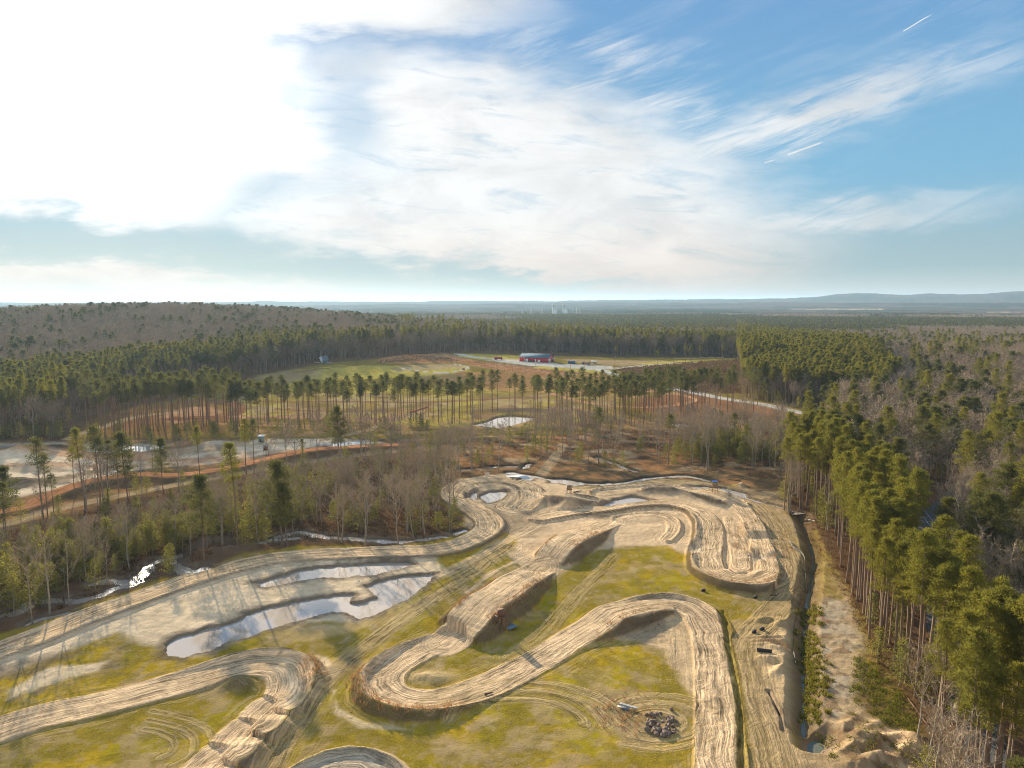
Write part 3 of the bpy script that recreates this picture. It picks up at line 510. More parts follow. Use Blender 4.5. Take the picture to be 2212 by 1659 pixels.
sc2=t.nodes.new('ShaderNodeVectorMath'); sc2.operation='SCALE'; t.links.new(c1.s,sc2.inputs[0]); t.links.new((sandv-clod).s,sc2.inputs['Scale']); t.links.new(sc2.outputs[0],df.inputs['Color'])
bp=t.nodes.new('ShaderNodeBump'); bp.inputs['Strength'].default_value=1.0; bp.inputs['Distance'].default_value=1.0
hh=rr1*lst2*0.15+n_f*0.12+n_m*0.16*(1-gmask*0.6)+n_g*0.08
t.links.new(hh.s,bp.inputs['Height']); t.links.new(bp.outputs[0],df.inputs['Normal'])
gm.materials.append(mt)
# ---- water sheet under the field: shows wherever the ground dips below it
def plain(name,rgb,rough=.7,spec=.3,metal=0,var=0.0,emit=None):
    m_=bpy.data.materials.new(name); m_.use_nodes=True; b=m_.node_tree.nodes['Principled BSDF']; b.inputs['Base Color'].default_value=(*rgb,1); b.inputs['Roughness'].default_value=rough
    b.inputs['Specular IOR Level'].default_value=spec; b.inputs['Metallic'].default_value=metal
    if var:
        t=m_.node_tree; g=t.nodes.new('ShaderNodeTexCoord'); n_=noise(N(t,g.outputs['Object']),4.0/max(var,.1)*.3,4,0.6); mm=mix(n_.ss(.3,.7),tuple(c*(1-var) for c in rgb),tuple(min(1,c*(1+var)) for c in rgb)); t.links.new(mm.s,b.inputs['Base Color'])
    return m_
wm=plain('pond_water',(.38,.33,.285),.03,.7); t=wm.node_tree; b=t.nodes['Principled BSDF']; b.inputs['IOR'].default_value=1.85
g=t.nodes.new('ShaderNodeNewGeometry'); wn=noise(N(t,g.outputs['Position']),.7,3,.6); bb=t.nodes.new('ShaderNodeBump'); bb.inputs['Strength'].default_value=.035; bb.inputs['Distance'].default_value=.1; t.links.new(wn.s,bb.inputs['Height']); t.links.new(bb.outputs[0],b.inputs['Normal'])
ws=[(-420,60),tuple(G(1685,2100)),tuple(G(1685,1500)),tuple(G(1685,1300)),tuple(G(1705,1110)),(150,245),(340,300),(340,470),(-420,470)]
wme=bpy.data.meshes.new('water'); wme.from_pydata([(x_,y_,WL) for x_,y_ in ws],[],[tuple(range(len(ws)))]); wme.materials.append(wm); wo_=bpy.data.objects.new('water',wme); scene.collection.objects.link(wo_); wo_['kind']='structure'

dq=smooth(P(DITCH+[(1745,1605),(1752,1640)],-1.6),4); dq=np.vstack([dq]); dd_=np.gradient(dq[:,:2],axis=0); dd_/=np.linalg.norm(dd_,axis=1)[:,None]; nn_=np.column_stack([-dd_[:,1],dd_[:,0]])*5
nd=len(dq); zz_=np.interp(np.arange(nd),[0,nd-1],[-1.95,-2.0]); dv=[(*(dq[i,:2]+s_*nn_[i]),zz_[i]) for i in range(nd) for s_ in (-1,1)]
dm=bpy.data.meshes.new('stream_water'); dm.from_pydata(dv,[],[(2*i,2*i+1,2*i+3,2*i+2) for i in range(nd-1)]); wm2=plain('ditch_water',(.11,.12,.09),.06,.35); dm.materials.append(wm2); do=bpy.data.objects.new('stream_water',dm); scene.collection.objects.link(do); do['kind']='structure'
# ================================================================ meshes of plants
class MB:
    """collects vertices and faces of several materials into one mesh"""
    def __init__(s): s.v=[]; s.f={3:[],4:[]}; s.m={3:[],4:[]}; s.n=0
    def add(s,v,f,m=0):
        v=np.asarray(v,float).reshape(-1,3); f=np.asarray(f,np.int64); k=f.shape[1]; s.v.append(v); s.f[k].append(f+s.n); s.m[k].append(np.full(len(f),m)); s.n+=len(v)
    def tube(s,pts,rad,n=6,m=0,cap=False):
        pts=np.asarray(pts,float); k=len(pts); d=np.gradient(pts,axis=0); d/=np.linalg.norm(d,axis=1)[:,None]+1e-9
        up=np.where(np.abs(d[:,2:3])>.9,[[1.,0,0]],[[0,0,1.]]); a=np.cross(d,up); a/=np.linalg.norm(a,axis=1)[:,None]+1e-9; b=np.cross(d,a)
        an=np.arange(n)/n*2*math.pi; ring=pts[:,None]+np.asarray(rad)[:,None,None]*(np.cos(an)[None,:,None]*a[:,None]+np.sin(an)[None,:,None]*b[:,None])
        i=np.arange(k-1)[:,None]*n; j=np.arange(n)[None]; j2=(j+1)%n
        s.add(ring,np.stack([i+j,i+j2,i+n+j2,i+n+j],-1).reshape(-1,4),m)
        if cap:
            for e,o in ((0,1),(k-1,0)):
                c=np.vstack([ring[e],pts[e][None]]); f=np.array([[q,(q+1)%n,n] for q in range(n)]); s.add(c,f if not o else f[:,::-1],m)
    def tris(s,c,u,v,m=0):
        """one triangle per row: base centre c, half width u, tip vector v"""
        c=np.asarray(c); P_=np.stack([c-u,c+u,c+v],1).reshape(-1,3); s.add(P_,np.arange(len(P_)).reshape(-1,3),m)
    def box(s,c,size,m=0,rz=0.0,rx=0.0,ry=0.0,taper=1.0):
        x,y,z=[q/2 for q in size]; v=np.array([(-x,-y,-z),(x,-y,-z),(x,y,-z),(-x,y,-z),(-x*taper,-y*taper,z),(x*taper,-y*taper,z),(x*taper,y*taper,z),(-x*taper,y*taper,z)])
        M=np.array(Matrix.Rotation(rz,3,'Z')@Matrix.Rotation(ry,3,'Y')@Matrix.Rotation(rx,3,'X')); s.add(v@M.T+np.array(c),[(0,3,2,1),(4,5,6,7),(0,1,5,4),(1,2,6,5),(2,3,7,6),(3,0,4,7)],m)
    def poly(s,pts,m=0):
        pts=np.asarray(pts,float)
        if len(pts)==4: s.add(pts,[(0,1,2,3)],m)
        else: s.add(pts,[(0,i,i+1) for i in range(1,len(pts)-1)],m)
    def extrude(s,pts2,y0,y1,m=0,ax='y'):
        """convex outline in (x, z) pulled from y0 to y1"""
        n=len(pts2); a=[(p[0],y0,p[1]) for p in pts2]; b=[(p[0],y1,p[1]) for p in pts2]
        if ax=='x': a=[(y0,p[0],p[1]) for p in pts2]; b=[(y1,p[0],p[1]) for p in pts2]
        s.add(a+b,[(i,(i+1)%n,n+(i+1)%n,n+i) for i in range(n)],m); s.poly(a[::-1],m); s.poly(b,m)
    def mesh(s,name,mats,smooth_=False):
        fs=[];ms=[]
        for k in (3,4):
            if s.f[k]: fs.append(np.vstack(s.f[k])); ms.append(np.concatenate(s.m[k]))
        me=mk_mesh(name,np.vstack(s.v),fs,np.concatenate(ms),smooth_)
        for m_ in mats: me.materials.append(m_)
        return me
def leafmat(name,rgb,rgb2,trans=.35,hv=.25,obj=.35):
    m_=bpy.data.materials.new(name); m_.use_nodes=True; t=m_.node_tree; t.nodes.clear(); o=t.nodes.new('ShaderNodeOutputMaterial')
    oi=t.nodes.new('ShaderNodeObjectInfo'); rnd=N(t,oi.outputs['Random']); g=t.nodes.new('ShaderNodeNewGeometry'); isl=N(t,g.outputs['Random Per Island'])
    c=mix(rnd.ss(0,1,0,1,'LINEAR')*obj+isl*(1-obj),rgb,rgb2)
    f=(isl*hv*2+(1-hv)); s_=t.nodes.new('ShaderNodeVectorMath'); s_.operation='SCALE'; t.links.new(c.s,s_.inputs[0]); t.links.new(f.s,s_.inputs['Scale'])
    d=t.nodes.new('ShaderNodeBsdfDiffuse'); r=t.nodes.new('ShaderNodeBsdfTranslucent'); x=t.nodes.new('ShaderNodeMixShader'); x.inputs[0].default_value=trans
    t.links.new(s_.outputs[0],d.inputs[0]); t.links.new(s_.outputs[0],r.inputs[0]); t.links.new(d.outputs[0],x.inputs[1]); t.links.new(r.outputs[0],x.inputs[2]); t.links.new(x.outputs[0],o.inputs[0]); return m_
def barkmat(name,a,b):
    m_=bpy.data.materials.new(name); m_.use_nodes=True; t=m_.node_tree; t.nodes.clear(); o=t.nodes.new('ShaderNodeOutputMaterial'); d=t.nodes.new('ShaderNodeBsdfDiffuse'); t.links.new(d.outputs[0],o.inputs[0])
    g=t.nodes.new('ShaderNodeTexCoord'); oi=t.nodes.new('ShaderNodeObjectInfo'); x_,y_,z_=sep(N(t,g.outputs['Object'])); n_=noise(xyz(t,x_*6,y_*6,z_*.8),1.0,2,.6)
    c=mix((n_.ss(.3,.7)*.6+N(t,oi.outputs['Random'])*.4),a,b); t.links.new(c.s,d.inputs[0]); return m_
M_needle=leafmat('pine_needles',(.165,.150,.040),(.088,.105,.038),.38)
M_needle2=leafmat('pine_needles_bright',(.255,.225,.034),(.140,.145,.032),.40)
M_young=leafmat('young_evergreen_leaves',(.320,.280,.060),(.180,.185,.050),.42,.3,.5)
M_twig=leafmat('bare_twigs',(.440,.350,.250),(.270,.215,.155),.0,.3,.6)
M_pbark=barkmat('pine_bark',(.27,.19,.135),(.16,.12,.09)); M_bark=barkmat('grey_bark',(.36,.32,.25),(.20,.17,.13))
M_grassdry=leafmat('dry_grass_blades',(.36,.19,.085),(.25,.17,.09),.3,.3,.3); M_bush=leafmat('bush_leaves',(.240,.200,.030),(.115,.125,.022),.35,.3,.5); M_litter=leafmat('brush_leaves',(.20,.105,.045),(.11,.075,.04),.2,.35,.3)
def unit(v): return v/(np.linalg.norm(v,axis=-1,keepdims=True)+1e-9)
def needles(mb,rs,c,n,spread,size,wid,m):
    """a clump of needle tufts round each centre, mostly fanning up and out"""
    c=np.repeat(c,n,0); k=len(c); d=unit(rs.randn(k,3)*[1,1,.75]); p=c+d*spread*rs.rand(k,1)**.5*[1,1,.62]
    t_=unit(d+rs.randn(k,3)*.55+[0,0,.45]); u=unit(np.cross(t_,rs.randn(k,3)))
    mb.tris(p,u*wid*(.6+.8*rs.rand(k,1)),t_*size*(.6+.8*rs.rand(k,1)),m)
def pine(seed,h,cs,spread,nb,ncl,nn,bush=1.0,nsz=1.0):
    rs=np.random.RandomState(seed); tr=MB(); cr=MB()
    z=np.linspace(-.3,h*.98,11); wob=np.cumsum(rs.randn(11,2)*.035*h/25,0)+np.outer(z/h,rs.randn(2)*.35); wob[0]=0
    ax=np.column_stack([wob,z]); tr.tube(ax,np.interp(z/h,[0,.03,.6,1],[.0125*h,.0095*h,.0062*h,.0018*h]),7,0)
    def at(q): return np.array([np.interp(q*h,z,ax[:,i]) for i in range(3)])
    for i in range(7):
        q=cs*(.45+.55*rs.rand()); a=rs.rand()*6.28; L=.6+rs.rand()*1.2; b=at(q); tr.tube([b,b+[math.cos(a)*L,math.sin(a)*L,.1*L]],[.03,.012],3,0)
    cen=[]; a=rs.rand()*6
    for i in range(nb):
        q=cs+(1-cs)*((i+.5)/nb)**.92; a+=2.4+rs.randn()*.4; f=(q-cs)/(1-cs)
        L=spread*h*(.42+.58*math.sin(math.pi*min(1,.18+f*.80))**.8)*(1-.62*f**2.2)*(.65+.6*rs.rand()); b=at(q); e=b+[math.cos(a)*L,math.sin(a)*L,L*(.10+.65*f)+rs.randn()*.25]
        mid=(b+e)/2+[0,0,-.08*L]; cr.tube([b,mid,e],[.055,.035,.015],3,1)
        w_=np.linspace(.42,1.02,ncl)[:,None]; pts=b*(1-w_)+e*w_+rs.randn(ncl,3)*[.36,.36,.24]*(L*.35+.25); cen.append(pts)
    cen.append(at(1)[None]+[[0,0,.1],[0,0,-.6]]); needles(cr,rs,np.vstack(cen),nn,.82*bush*h/25,.50*nsz,.058*nsz,0)
    return tr,cr,(at(1),)
def bare(seed,h,nl,ns,nt,nu,wide=1.0,fork=False,tw=.024):
    rs=np.random.RandomState(seed); tr=MB(); cr=MB(); z=np.linspace(-.3,h*.86,9); wob=np.cumsum(rs.randn(9,2)*.11*h/20,0); wob[0]=0; ax=np.column_stack([wob,z])
    tr.tube(ax,np.interp(z/h,[0,.03,.5,.9],[.0135*h,.0095*h,.006*h,.0016*h]),6,0)
    B=[];E=[]
    for i in range(nl):
        q=.30+.56*((i+.5)/nl); a=i*2.4+rs.randn()*.5; b=np.array([np.interp(q*h,z,ax[:,k]) for k in range(3)]); L=wide*h*(.34-.24*(q-.3)/.6)*(.7+.6*rs.rand()); ev=R(38+rs.rand()*28)
        d=np.array([math.cos(a)*math.cos(ev),math.sin(a)*math.cos(ev),math.sin(ev)]); mid=b+d*L*.5+rs.randn(3)*.06*L; e=b+d*L+[0,0,.12*L]+rs.randn(3)*.08*L
        (tr if q<.6 else cr).tube([b,mid,e],[.0045*h*(1.25-q),.003*h*(1.25-q),.0012*h],4,0 if q<.6 else 0)
        for j in range(ns):
            w_=.25+.75*(j+rs.rand())/ns; s0=b+(e-b)*w_ if w_<.5 else mid+(e-mid)*(w_-.5)*2; dd=unit(d+rs.randn(3)*.55+[0,0,.25]); Ls=L*(.5-.22*w_)*(.7+.6*rs.rand()); s1=s0+dd*Ls
            u=unit(np.cross(dd,rs.randn(3)))*.030; cr.tris(s0[None],u[None],(s1-s0)[None]); u2=unit(np.cross(dd,u))*.030; cr.tris(s0[None],u2[None],(s1-s0)[None])
            B.append(s0);E.append(s1)
    B=np.array(B);E=np.array(E); k=len(B)
    w_=rs.rand(k,nt,1)*.85+.12; p=B[:,None]+(E-B)[:,None]*w_; d=unit(unit(E-B)[:,None]+rs.randn(k,nt,3)*.6+[0,0,.3]); L=(.5+.9*rs.rand(k,nt,1))*h/20; u=unit(np.cross(d,rs.randn(k,nt,3)))*tw
    cr.tris(p.reshape(-1,3),u.reshape(-1,3),(d*L).reshape(-1,3)); p2=p+d*L*rs.rand(k,nt,1)
    for _ in range(nu):
        d2=unit(d+rs.randn(k,nt,3)*.7+[0,0,.3]); q=p+d*L*rs.rand(k,nt,1); u=unit(np.cross(d2,rs.randn(k,nt,3)))*tw*.72; cr.tris(q.reshape(-1,3),u.reshape(-1,3),(d2*L*.6).reshape(-1,3))
    return tr,cr,None
def young(seed,h,nb,nn,wid=.30,size=.34,thin=1.0):
    rs=np.random.RandomState(seed); tr=MB(); cr=MB(); z=np.linspace(-.2,h,7); wob=np.cumsum(rs.randn(7,2)*.06,0); wob[0]=0; ax=np.column_stack([wob,z]); tr.tube(ax,np.interp(z/h,[0,1],[.013*h,.003*h]),5,0)
    cen=[]; a=0
    for i in range(nb):
        q=.10+.88*(i+.5)/nb; a+=2.4+rs.randn()*.5; L=wid*h*(1.02-q)**.75*(.55+.75*rs.rand()); b=np.array([np.interp(q*h,z,ax[:,k]) for k in range(3)]); e=b+[math.cos(a)*L,math.sin(a)*L,L*(.12+.3*rs.rand())]
        cr.tube([b,e],[.022,.008],3,1); w_=np.linspace(.35,1.0,3)[:,None]; cen.append(b*(1-w_)+e*w_+rs.randn(3,3)*[.2,.2,.08])
    cen=np.vstack(cen); c=np.repeat(cen,nn,0); k=len(c); p=c+rs.randn(k,3)*[.36,.36,.16]*thin; d=unit(rs.randn(k,3)*[1,1,.35]+[0,0,-.1]); u=unit(np.cross(d,rs.randn(k,3)*[.4,.4,1])); cr.tris(p,u*size*.30,d*size*(.6+.8*rs.rand(k,1)),0)
    return tr,cr,None
KIND={}
def variants(kind,lst,mt_,mc):
    """each variant: (trunk mesh, crown mesh, both in one mesh)"""
    out=[]
    for i,(tr,cr,_) in enumerate(lst):
        mt1=tr.mesh(kind+'_trunk',[mt_],True); mc1=cr.mesh(kind+'_crown',mc)
        bo=MB(); bo.v=tr.v+cr.v; off=tr.n; bo.n=tr.n+cr.n
        bo.f={k:list(tr.f[k])+[f+off for f in cr.f[k]] for k in (3,4)}; bo.m={k:[m*0+2 for m in tr.m[k]]+list(cr.m[k]) for k in (3,4)}
        mm=(list(mc)+[mc[0]])[:2]+[mt_]; mb_=bo.mesh(kind+'_whole',mm); ob=bpy.data.objects.new(kind,mb_); out.append((mt1,mc1,ob))
    KIND[kind]=out
variants('slender_pine',[pine(i+1,26,.68+.03*(i%3),.098+.012*(i%3),26,3,28,1.0,1.15) for i in range(5)],M_pbark,[M_needle,M_pbark])
variants('stand_pine',[pine(i+21,28,.58+.05*(i%3),.076+.012*(i%3),28,4,36,.9) for i in range(5)],M_pbark,[M_needle2,M_pbark])
variants('broad_pine',[pine(i+41,22,.34,.20,44,5,40,1.25,1.1) for i in range(3)],M_pbark,[M_needle,M_pbark])
variants('bare_tree',[bare(i+1,20,13,7,6,2,1.0) for i in range(3)]+[bare(i+7,20,11,7,6,2,1.35) for i in range(2)]+[bare(12,22,9,5,4,2,.7)],M_bark,[M_twig,M_twig])
variants('bare_far',[bare(31,20,13,7,5,1,1.15,tw=.060),bare(32,20,12,7,5,1,1.4,tw=.075),bare(33,22,12,7,5,1,1.0,tw=.075)],M_bark,[M_twig,M_twig])
variants('young_evergreen',[young(1,8,34,12),young(2,9,38,11,.24),young(3,10,36,9,.34,.36,1.3),young(4,7,28,12,.4)],M_bark,[M_young,M_bark])
# ================================================================ where the trees stand
TREES=[]      # (kind, x, y, scale, region)
rs=np.random.RandomState(5)
def scatter(poly,dens,mixk,region,z=0,hs=(.8,1.15),keep=None,jit=1.0):
    p=P(poly,z) if not isinstance(poly,np.ndarray) else poly; x0,y0=p.min(0); x1,y1=p.max(0); A=(x1-x0)*(y1-y0); n=int(A/dens)
    if n>400000: n=400000
    x=x0+rs.rand(n)*(x1-x0); y=y0+rs.rand(n)*(y1-y0); m=inside(p,x,y)&(np.abs(np.arctan2(x,y))<R(46)); x=x[m];y=y[m]
    if keep is not None: k_=keep(x,y); x=x[k_]; y=y[k_]
    ks=list(mixk.keys()); pr=np.array([mixk[k] for k in ks],float); pr/=pr.sum(); kk=rs.choice(len(ks),len(x),p=pr)
    for i in range(len(x)): TREES.append((ks[kk[i]],x[i],y[i],hs[0]+(hs[1]-hs[0])*rs.rand(),region))
near_p=P(NEAR); lf_p=P(LF)
# mid row of thin pines
def rowband(x0,x1,n,ya,yb,kind,region,hs=(.9,1.1)):
    for i in range(n):
        xx=x0+(x1-x0)*(i+rs.rand()+1.6*rs.randn())/n; yy=np.interp(xx,[200,500,800,1330,1640],[943,932,917,903,893])+ya+(yb-ya)*rs.rand(); g_=G(xx,yy); TREES.append((kind,g_[0],g_[1],hs[0]+(hs[1]-hs[0])*rs.rand(),region))
rowband(190,520,84,-32,4,'slender_pine','row_left',(.92,1.22)); rowband(500,1180,150,-24,6,'slender_pine','row_mid',(.76,1.03)); rowband(1180,1500,95,-34,22,'slender_pine','row_right',(.85,1.0)); rowband(1330,1620,45,-30,0,'slender_pine','row_right',(.85,1.02))
for (x_,y_,s_) in [(36,1123,1.0),(94,1122,1.02),(103,1116,.8),(141,1072,.85),(157,1068,.8),(162,1076,.7),(186,1085,.85),(197,1078,.9),(217,1092,1.05),(223,1088,.9),(232,1085,.85),(257,1062,.72),(8,1150,.9),(-12,1130,1.05),(60,1090,.75),(549,1022,.86),(330,1010,.55),(118,1130,.6),(280,1085,.5),(655,1015,.5),(20,1215,.85),(-20,1230,1.0)]:
    g_=G(x_,y_); TREES.append(('broad_pine' if s_>.84 and x_<20 else 'slender_pine',g_[0],g_[1],s_,'left_edge'))
# close stand on the right
scatter([(1700,1085),(1760,1120),(1800,1150),(1818,1262),(1868,1330),(1880,1420),(1925,1465),(1965,1520),(1990,1570),(2040,1680),(2080,1900),(2330,1900),(2240,1700),(2080,1480),(2000,1340),(1960,1250),(1930,1180),(1890,1120),(1820,1060),(1700,1045)],17,{'stand_pine':1,'young_evergreen':.18},'stand',hs=(.82,1.08))
scatter([(1812,1255),(1865,1325),(1890,1400),(1930,1470),(1975,1530),(2000,1500),(1940,1400),(1890,1300),(1830,1235)],13,{'stand_pine':1},'stand_edge',hs=(.85,1.0))
scatter([(1690,1060),(1690,1110),(1740,1130),(1800,1160),(1800,1110),(1740,1050)],22,{'stand_pine':.8,'young_evergreen':.6,'bare_tree':.6},'stand_far',hs=(.75,.95))
# woods beside the near track on the left
WL_=[(-500,1540),(-120,1412),(0,1362),(200,1290),(330,1245),(400,1222),(520,1188),(640,1163),(800,1168),(930,1160),(985,1140),(990,1118),(945,1088),(935,1055),(985,1030),(1000,1018),(950,985),(860,992),(700,1002),(560,1022),(400,1056),(240,1096),(60,1140),(-150,1180),(-500,1300)]
scatter(WL_,27,{'bare_tree':1.0,'young_evergreen':.9},'left_wood',hs=(.55,1.0),keep=lambda x,y:fbm(x,y,14,3,77)>-.32)
scatter([(-300,1440),(0,1345),(200,1270),(420,1190),(640,1140),(640,1090),(400,1130),(200,1180),(0,1240),(-300,1330)],26,{'young_evergreen':1},'left_wood',hs=(.8,1.3))
# thin swampy wood in the middle
scatter([(850,972),(1000,945),(1330,930),(1700,930),(1690,1030),(1580,1012),(1500,1020),(1310,1018),(1215,1000),(1170,1000),(1080,1010),(1000,1020),(900,1005)],44,{'bare_tree':1.5,'young_evergreen':.75,'slender_pine':.05},'swamp',hs=(.75,1.15),keep=lambda x,y:fbm(x,y,18,3,78)>-.22)
scatter([(1130,945),(1180,925),(1330,925),(1350,950),(1260,965),(1150,965)],32,{'bare_tree':1},'swamp',hs=(.7,.95))
scatter([(1480,1000),(1500,960),(1700,960),(1690,1015),(1600,1010)],16,{'young_evergreen':1,'bare_tree':.25},'swamp_dark',hs=(.9,1.35))
scatter([(470,950),(640,945),(700,935),(860,935),(1000,925),(1000,918),(800,918),(500,930)],48,{'young_evergreen':.8,'bare_tree':.35},'under_row',hs=(.45,.85)); scatter([(230,955),(470,948),(520,940),(520,925),(260,940)],70,{'young_evergreen':1},'under_row',hs=(.6,1.1)); scatter([(1000,930),(1180,915),(1180,905),(1000,915)],40,{'bare_tree':1},'under_row',hs=(.4,.7))
# left pine wood behind the sand
LP=[(-500,958),(0,950),(115,948),(150,915),(195,885),(330,852),(470,832),(560,812),(560,795),(400,800),(200,830),(0,850),(-500,870)]
scatter(LP,34,{'slender_pine':1,'stand_pine':.5,'bare_tree':.25,'young_evergreen':.3},'left_pines',hs=(.85,1.08)); scatter([(-400,959),(0,951),(140,950),(160,940),(0,938),(-400,945)],14,{'young_evergreen':1,'bare_tree':.5},'left_pines',hs=(.7,1.2))
# clearings no forest tree may stand in
CLR=[near_p,lf_p,P(SW),P([(115,952),(150,915),(195,885),(330,852),(470,832),(545,815),(640,790),(700,779),(850,768),(1000,758),(1130,757),(1330,767),(1600,770),(1612,850),(1640,872),(1780,890),(1800,925),(1690,1035),(1330,945),(560,948)]),P(WL_),P(LP)]
HOUSES=[(1342,733),(1884,789),(1898,786),(1939,784)]
hp=np.array([G(*h_) for h_ in HOUSES])
fldp=[P(f_) for f_ in FIELDS]; plant=G(1210,686.5)
road_p=smooth(P([(2120,1020),(2060,1075),(2000,1125),(1985,1160),(1990,1230),(2030,1340),(2075,1450),(2110,1560),(2150,1700),(2190,1900)]),6)
def openat(x,y):
    k=np.ones(x.shape,bool)
    for c in CLR+fldp: k&=~inside(c,x,y)
    for h_ in hp: k&=~((np.abs(x-h_[0])<20)&(y<h_[1]+9)&(y>h_[1]-55))
    k&=~((np.abs(x-plant[0]-20)<110)&(np.abs(y-plant[1])<160))
    d,_,_,_=nearest(road_p,x,y); k&=d>5.5
    return k
W_=np.array([(-3600,60),(3600,60),(3600,3400),(-3600,3400)],float)
stand_poly=P([(1700,1085),(1815,1262),(1880,1440),(2040,1680),(2080,1900),(2330,1900),(2080,1480),(1960,1250),(1820,1060),(1700,1045)])
x=[];rn=np.random.RandomState(9)
def forest(r0,r1,dens,hs,region):
    n=int(R(92)/2*(r1*r1-r0*r0)/dens); r=np.sqrt(r0*r0+rn.rand(n)*(r1*r1-r0*r0)); a=(rn.rand(n)-.5)*R(92); x=r*np.sin(a); y=r*np.cos(a); k=openat(x,y)&~inside(stand_poly,x,y)
    nn_=fbm(x,y,420,4,8)+.55*fbm(x/2.2,y,130,4,9); u=rn.rand(n)
    px_,py_,_=proj(x,y,macro(x,y)); hill=inside(np.array([(-900,600),(640,600),(860,700),(860,770),(560,800),(0,850),(-900,900)],float),px_,py_)
    pp=np.where(r>1300,sst(.02,.14,nn_)*.92+.03,np.where(hill,.04+.36*(fbm(x,y,60,3,19)>.17),.12))
    blk=inside(PB,px_,py_); pp=np.where(blk,.93,pp); pp=np.where(inside(PB2,px_,py_),.9,pp); pp=np.where(inside(PB3,px_,py_),.075+.25*(fbm(x,y,45,2,29)>.25),pp); pp=np.where(inside(PB4,px_,py_),.22,pp)
    pine_=u<pp; yng=(~pine_)&(rn.rand(n)<np.where(r<600,.22,.0))
    sc_=hs[0]+(hs[1]-hs[0])*rn.rand(n)
    kf=np.where(pine_,np.where(blk|((rn.rand(n)<.30)&~hill),'stand_pine','broad_pine'),np.where(yng,'young_evergreen',np.where(r>300,'bare_far','bare_tree')))
    sc_=np.where((kf=='stand_pine')&(r>1300),sc_*.8,sc_)
    for i in np.nonzero(k)[0]: TREES.append((kf[i],x[i],y[i],sc_[i],region))
PB=np.array([(1590,700),(1660,745),(1800,760),(1900,790),(1900,862),(1780,872),(1610,860)],float)      # dark pine block beyond the red field
PB2=np.array([(1130,690),(2300,700),(2300,722),(1130,712)],float)
PB3=np.array([(1640,880),(2300,780),(2300,2200),(1980,1660),(1900,1180),(1720,1040)],float)
PB4=np.array([(850,752),(1640,748),(1640,779),(1330,772),(1000,765)],float)
forest(60,560,26,(.75,1.12),'woods'); forest(560,1300,40,(.8,1.12),'woods'); forest(1300,3350,70,(.72,.95),'far')
scatter([(150,835),(400,835),(560,805),(700,783),(850,772),(850,760),(640,765),(400,800)],75,{'slender_pine':1,'stand_pine':.7},'hill_foot',hs=(.9,1.1)); scatter([(850,765),(1100,759),(1330,766),(1620,772),(1620,762),(1330,755),(850,752)],105,{'slender_pine':1,'stand_pine':.5},'back_row',hs=(.85,1.05))
scatter([(1590,776),(1605,858),(1640,872),(1780,885),(1900,890),(1950,850),(1880,800),(1780,765),(1650,758)],22,{'stand_pine':1,'bare_tree':.12},'block',hs=(.8,1.0)); scatter([(1612,856),(1640,870),(1780,886),(1900,895),(1910,885),(1780,876),(1640,860)],18,{'bare_tree':.8,'young_evergreen':1},'block_edge',hs=(.6,1.0))
for (x_,y_,s_,k_) in [(2000,960,1.0,'broad_pine'),(1835,925,1.05,'broad_pine'),(1856,950,1.0,'broad_pine'),(1740,960,.9,'broad_pine'),(1800,1010,1.05,'broad_pine'),(2020,1000,1.1,'broad_pine'),(2075,980,1.1,'broad_pine'),(1990,1010,1.15,'broad_pine'),(2050,1035,1.1,'broad_pine'),(1750,885,.8,'broad_pine'),(1775,890,.75,'broad_pine'),(1330,780,.6,'slender_pine'),(1480,790,.8,'slender_pine'),(1492,792,.75,'slender_pine'),(1512,792,.8,'slender_pine'),(1560,790,.8,'slender_pine'),(1420,800,.7,'slender_pine'),(1455,800,.75,'slender_pine'),(2070,1300,.9,'bare_tree'),(2165,1210,1.2,'broad_pine'),(2100,1250,1.0,'broad_pine')]:
    g_=G(x_,y_); TREES.append((k_,g_[0],g_[1],s_,'scattered'))
# the woods are lower where the photograph shows open ground behind them
LIM={'left_wood':([-300,0,200,400,600,800,950],[1145,1122,1100,1050,1000,975,950]),'swamp':([850,1000,1130,1230,1330,1500,1700],[935,915,890,875,888,865,900]),'left_edge':([-300,2000],[940,700])}
nt=[]
for k_,x_,y_,s_,rg in TREES:
    if rg in LIM and rg!='left_edge':
        px0,py0,_=proj(x_,y_,0.0); lim=np.interp(px0,*LIM[rg])-(25 if rs.rand()<.12 else 0); hmax=(py0-lim)/(py0-651)*H; h0={'bare_tree':20,'young_evergreen':8.5}.get(k_,26)*s_
        if h0>hmax: s_=s_*hmax/h0*(.8+.25*rs.rand())
        if s_<.28: 
            if hmax<3.5: continue
            k_='young_evergreen' if rs.rand()<.3 else k_; s_=max(s_,.28)
    nt.append((k_,x_,y_,s_,rg))
TREES=nt
# drop trees that would stand in water, on a lane, on the road, or that hide what the photograph shows open
A_=np.array([(t_[1],t_[2]) for t_ in TREES]); zz=gzv(A_[:,0],A_[:,1]); dist=np.hypot(A_[:,0],A_[:,1]); bz=macro(A_[:,0],A_[:,1])
ok=(zz>WL+.12)|(dist>500)
ir=np.clip(np.searchsorted(rr,dist)-1,0,NR-2); ia=np.clip(np.searchsorted(th,np.arctan2(A_[:,0],A_[:,1]))-1,0,NT-2); ok&=~((RD[ir,ia]<1.0)&(dist<600)&np.array([t_[4] not in('row_mid','row_left','row_right') for t_ in TREES]))
ppx,ppy,pz=proj(A_[:,0],A_[:,1],zz)
print('trees',len(TREES),'kept',ok.sum())
PK={'slender_pine':'pine_tree','stand_pine':'pine_tree','broad_pine':'pine_tree','bare_tree':'bare_tree','bare_far':'bare_tree','young_evergreen':'young_evergreen'}
HK={'slender_pine':26,'stand_pine':28,'broad_pine':22,'bare_tree':20,'bare_far':20,'young_evergreen':8.5}
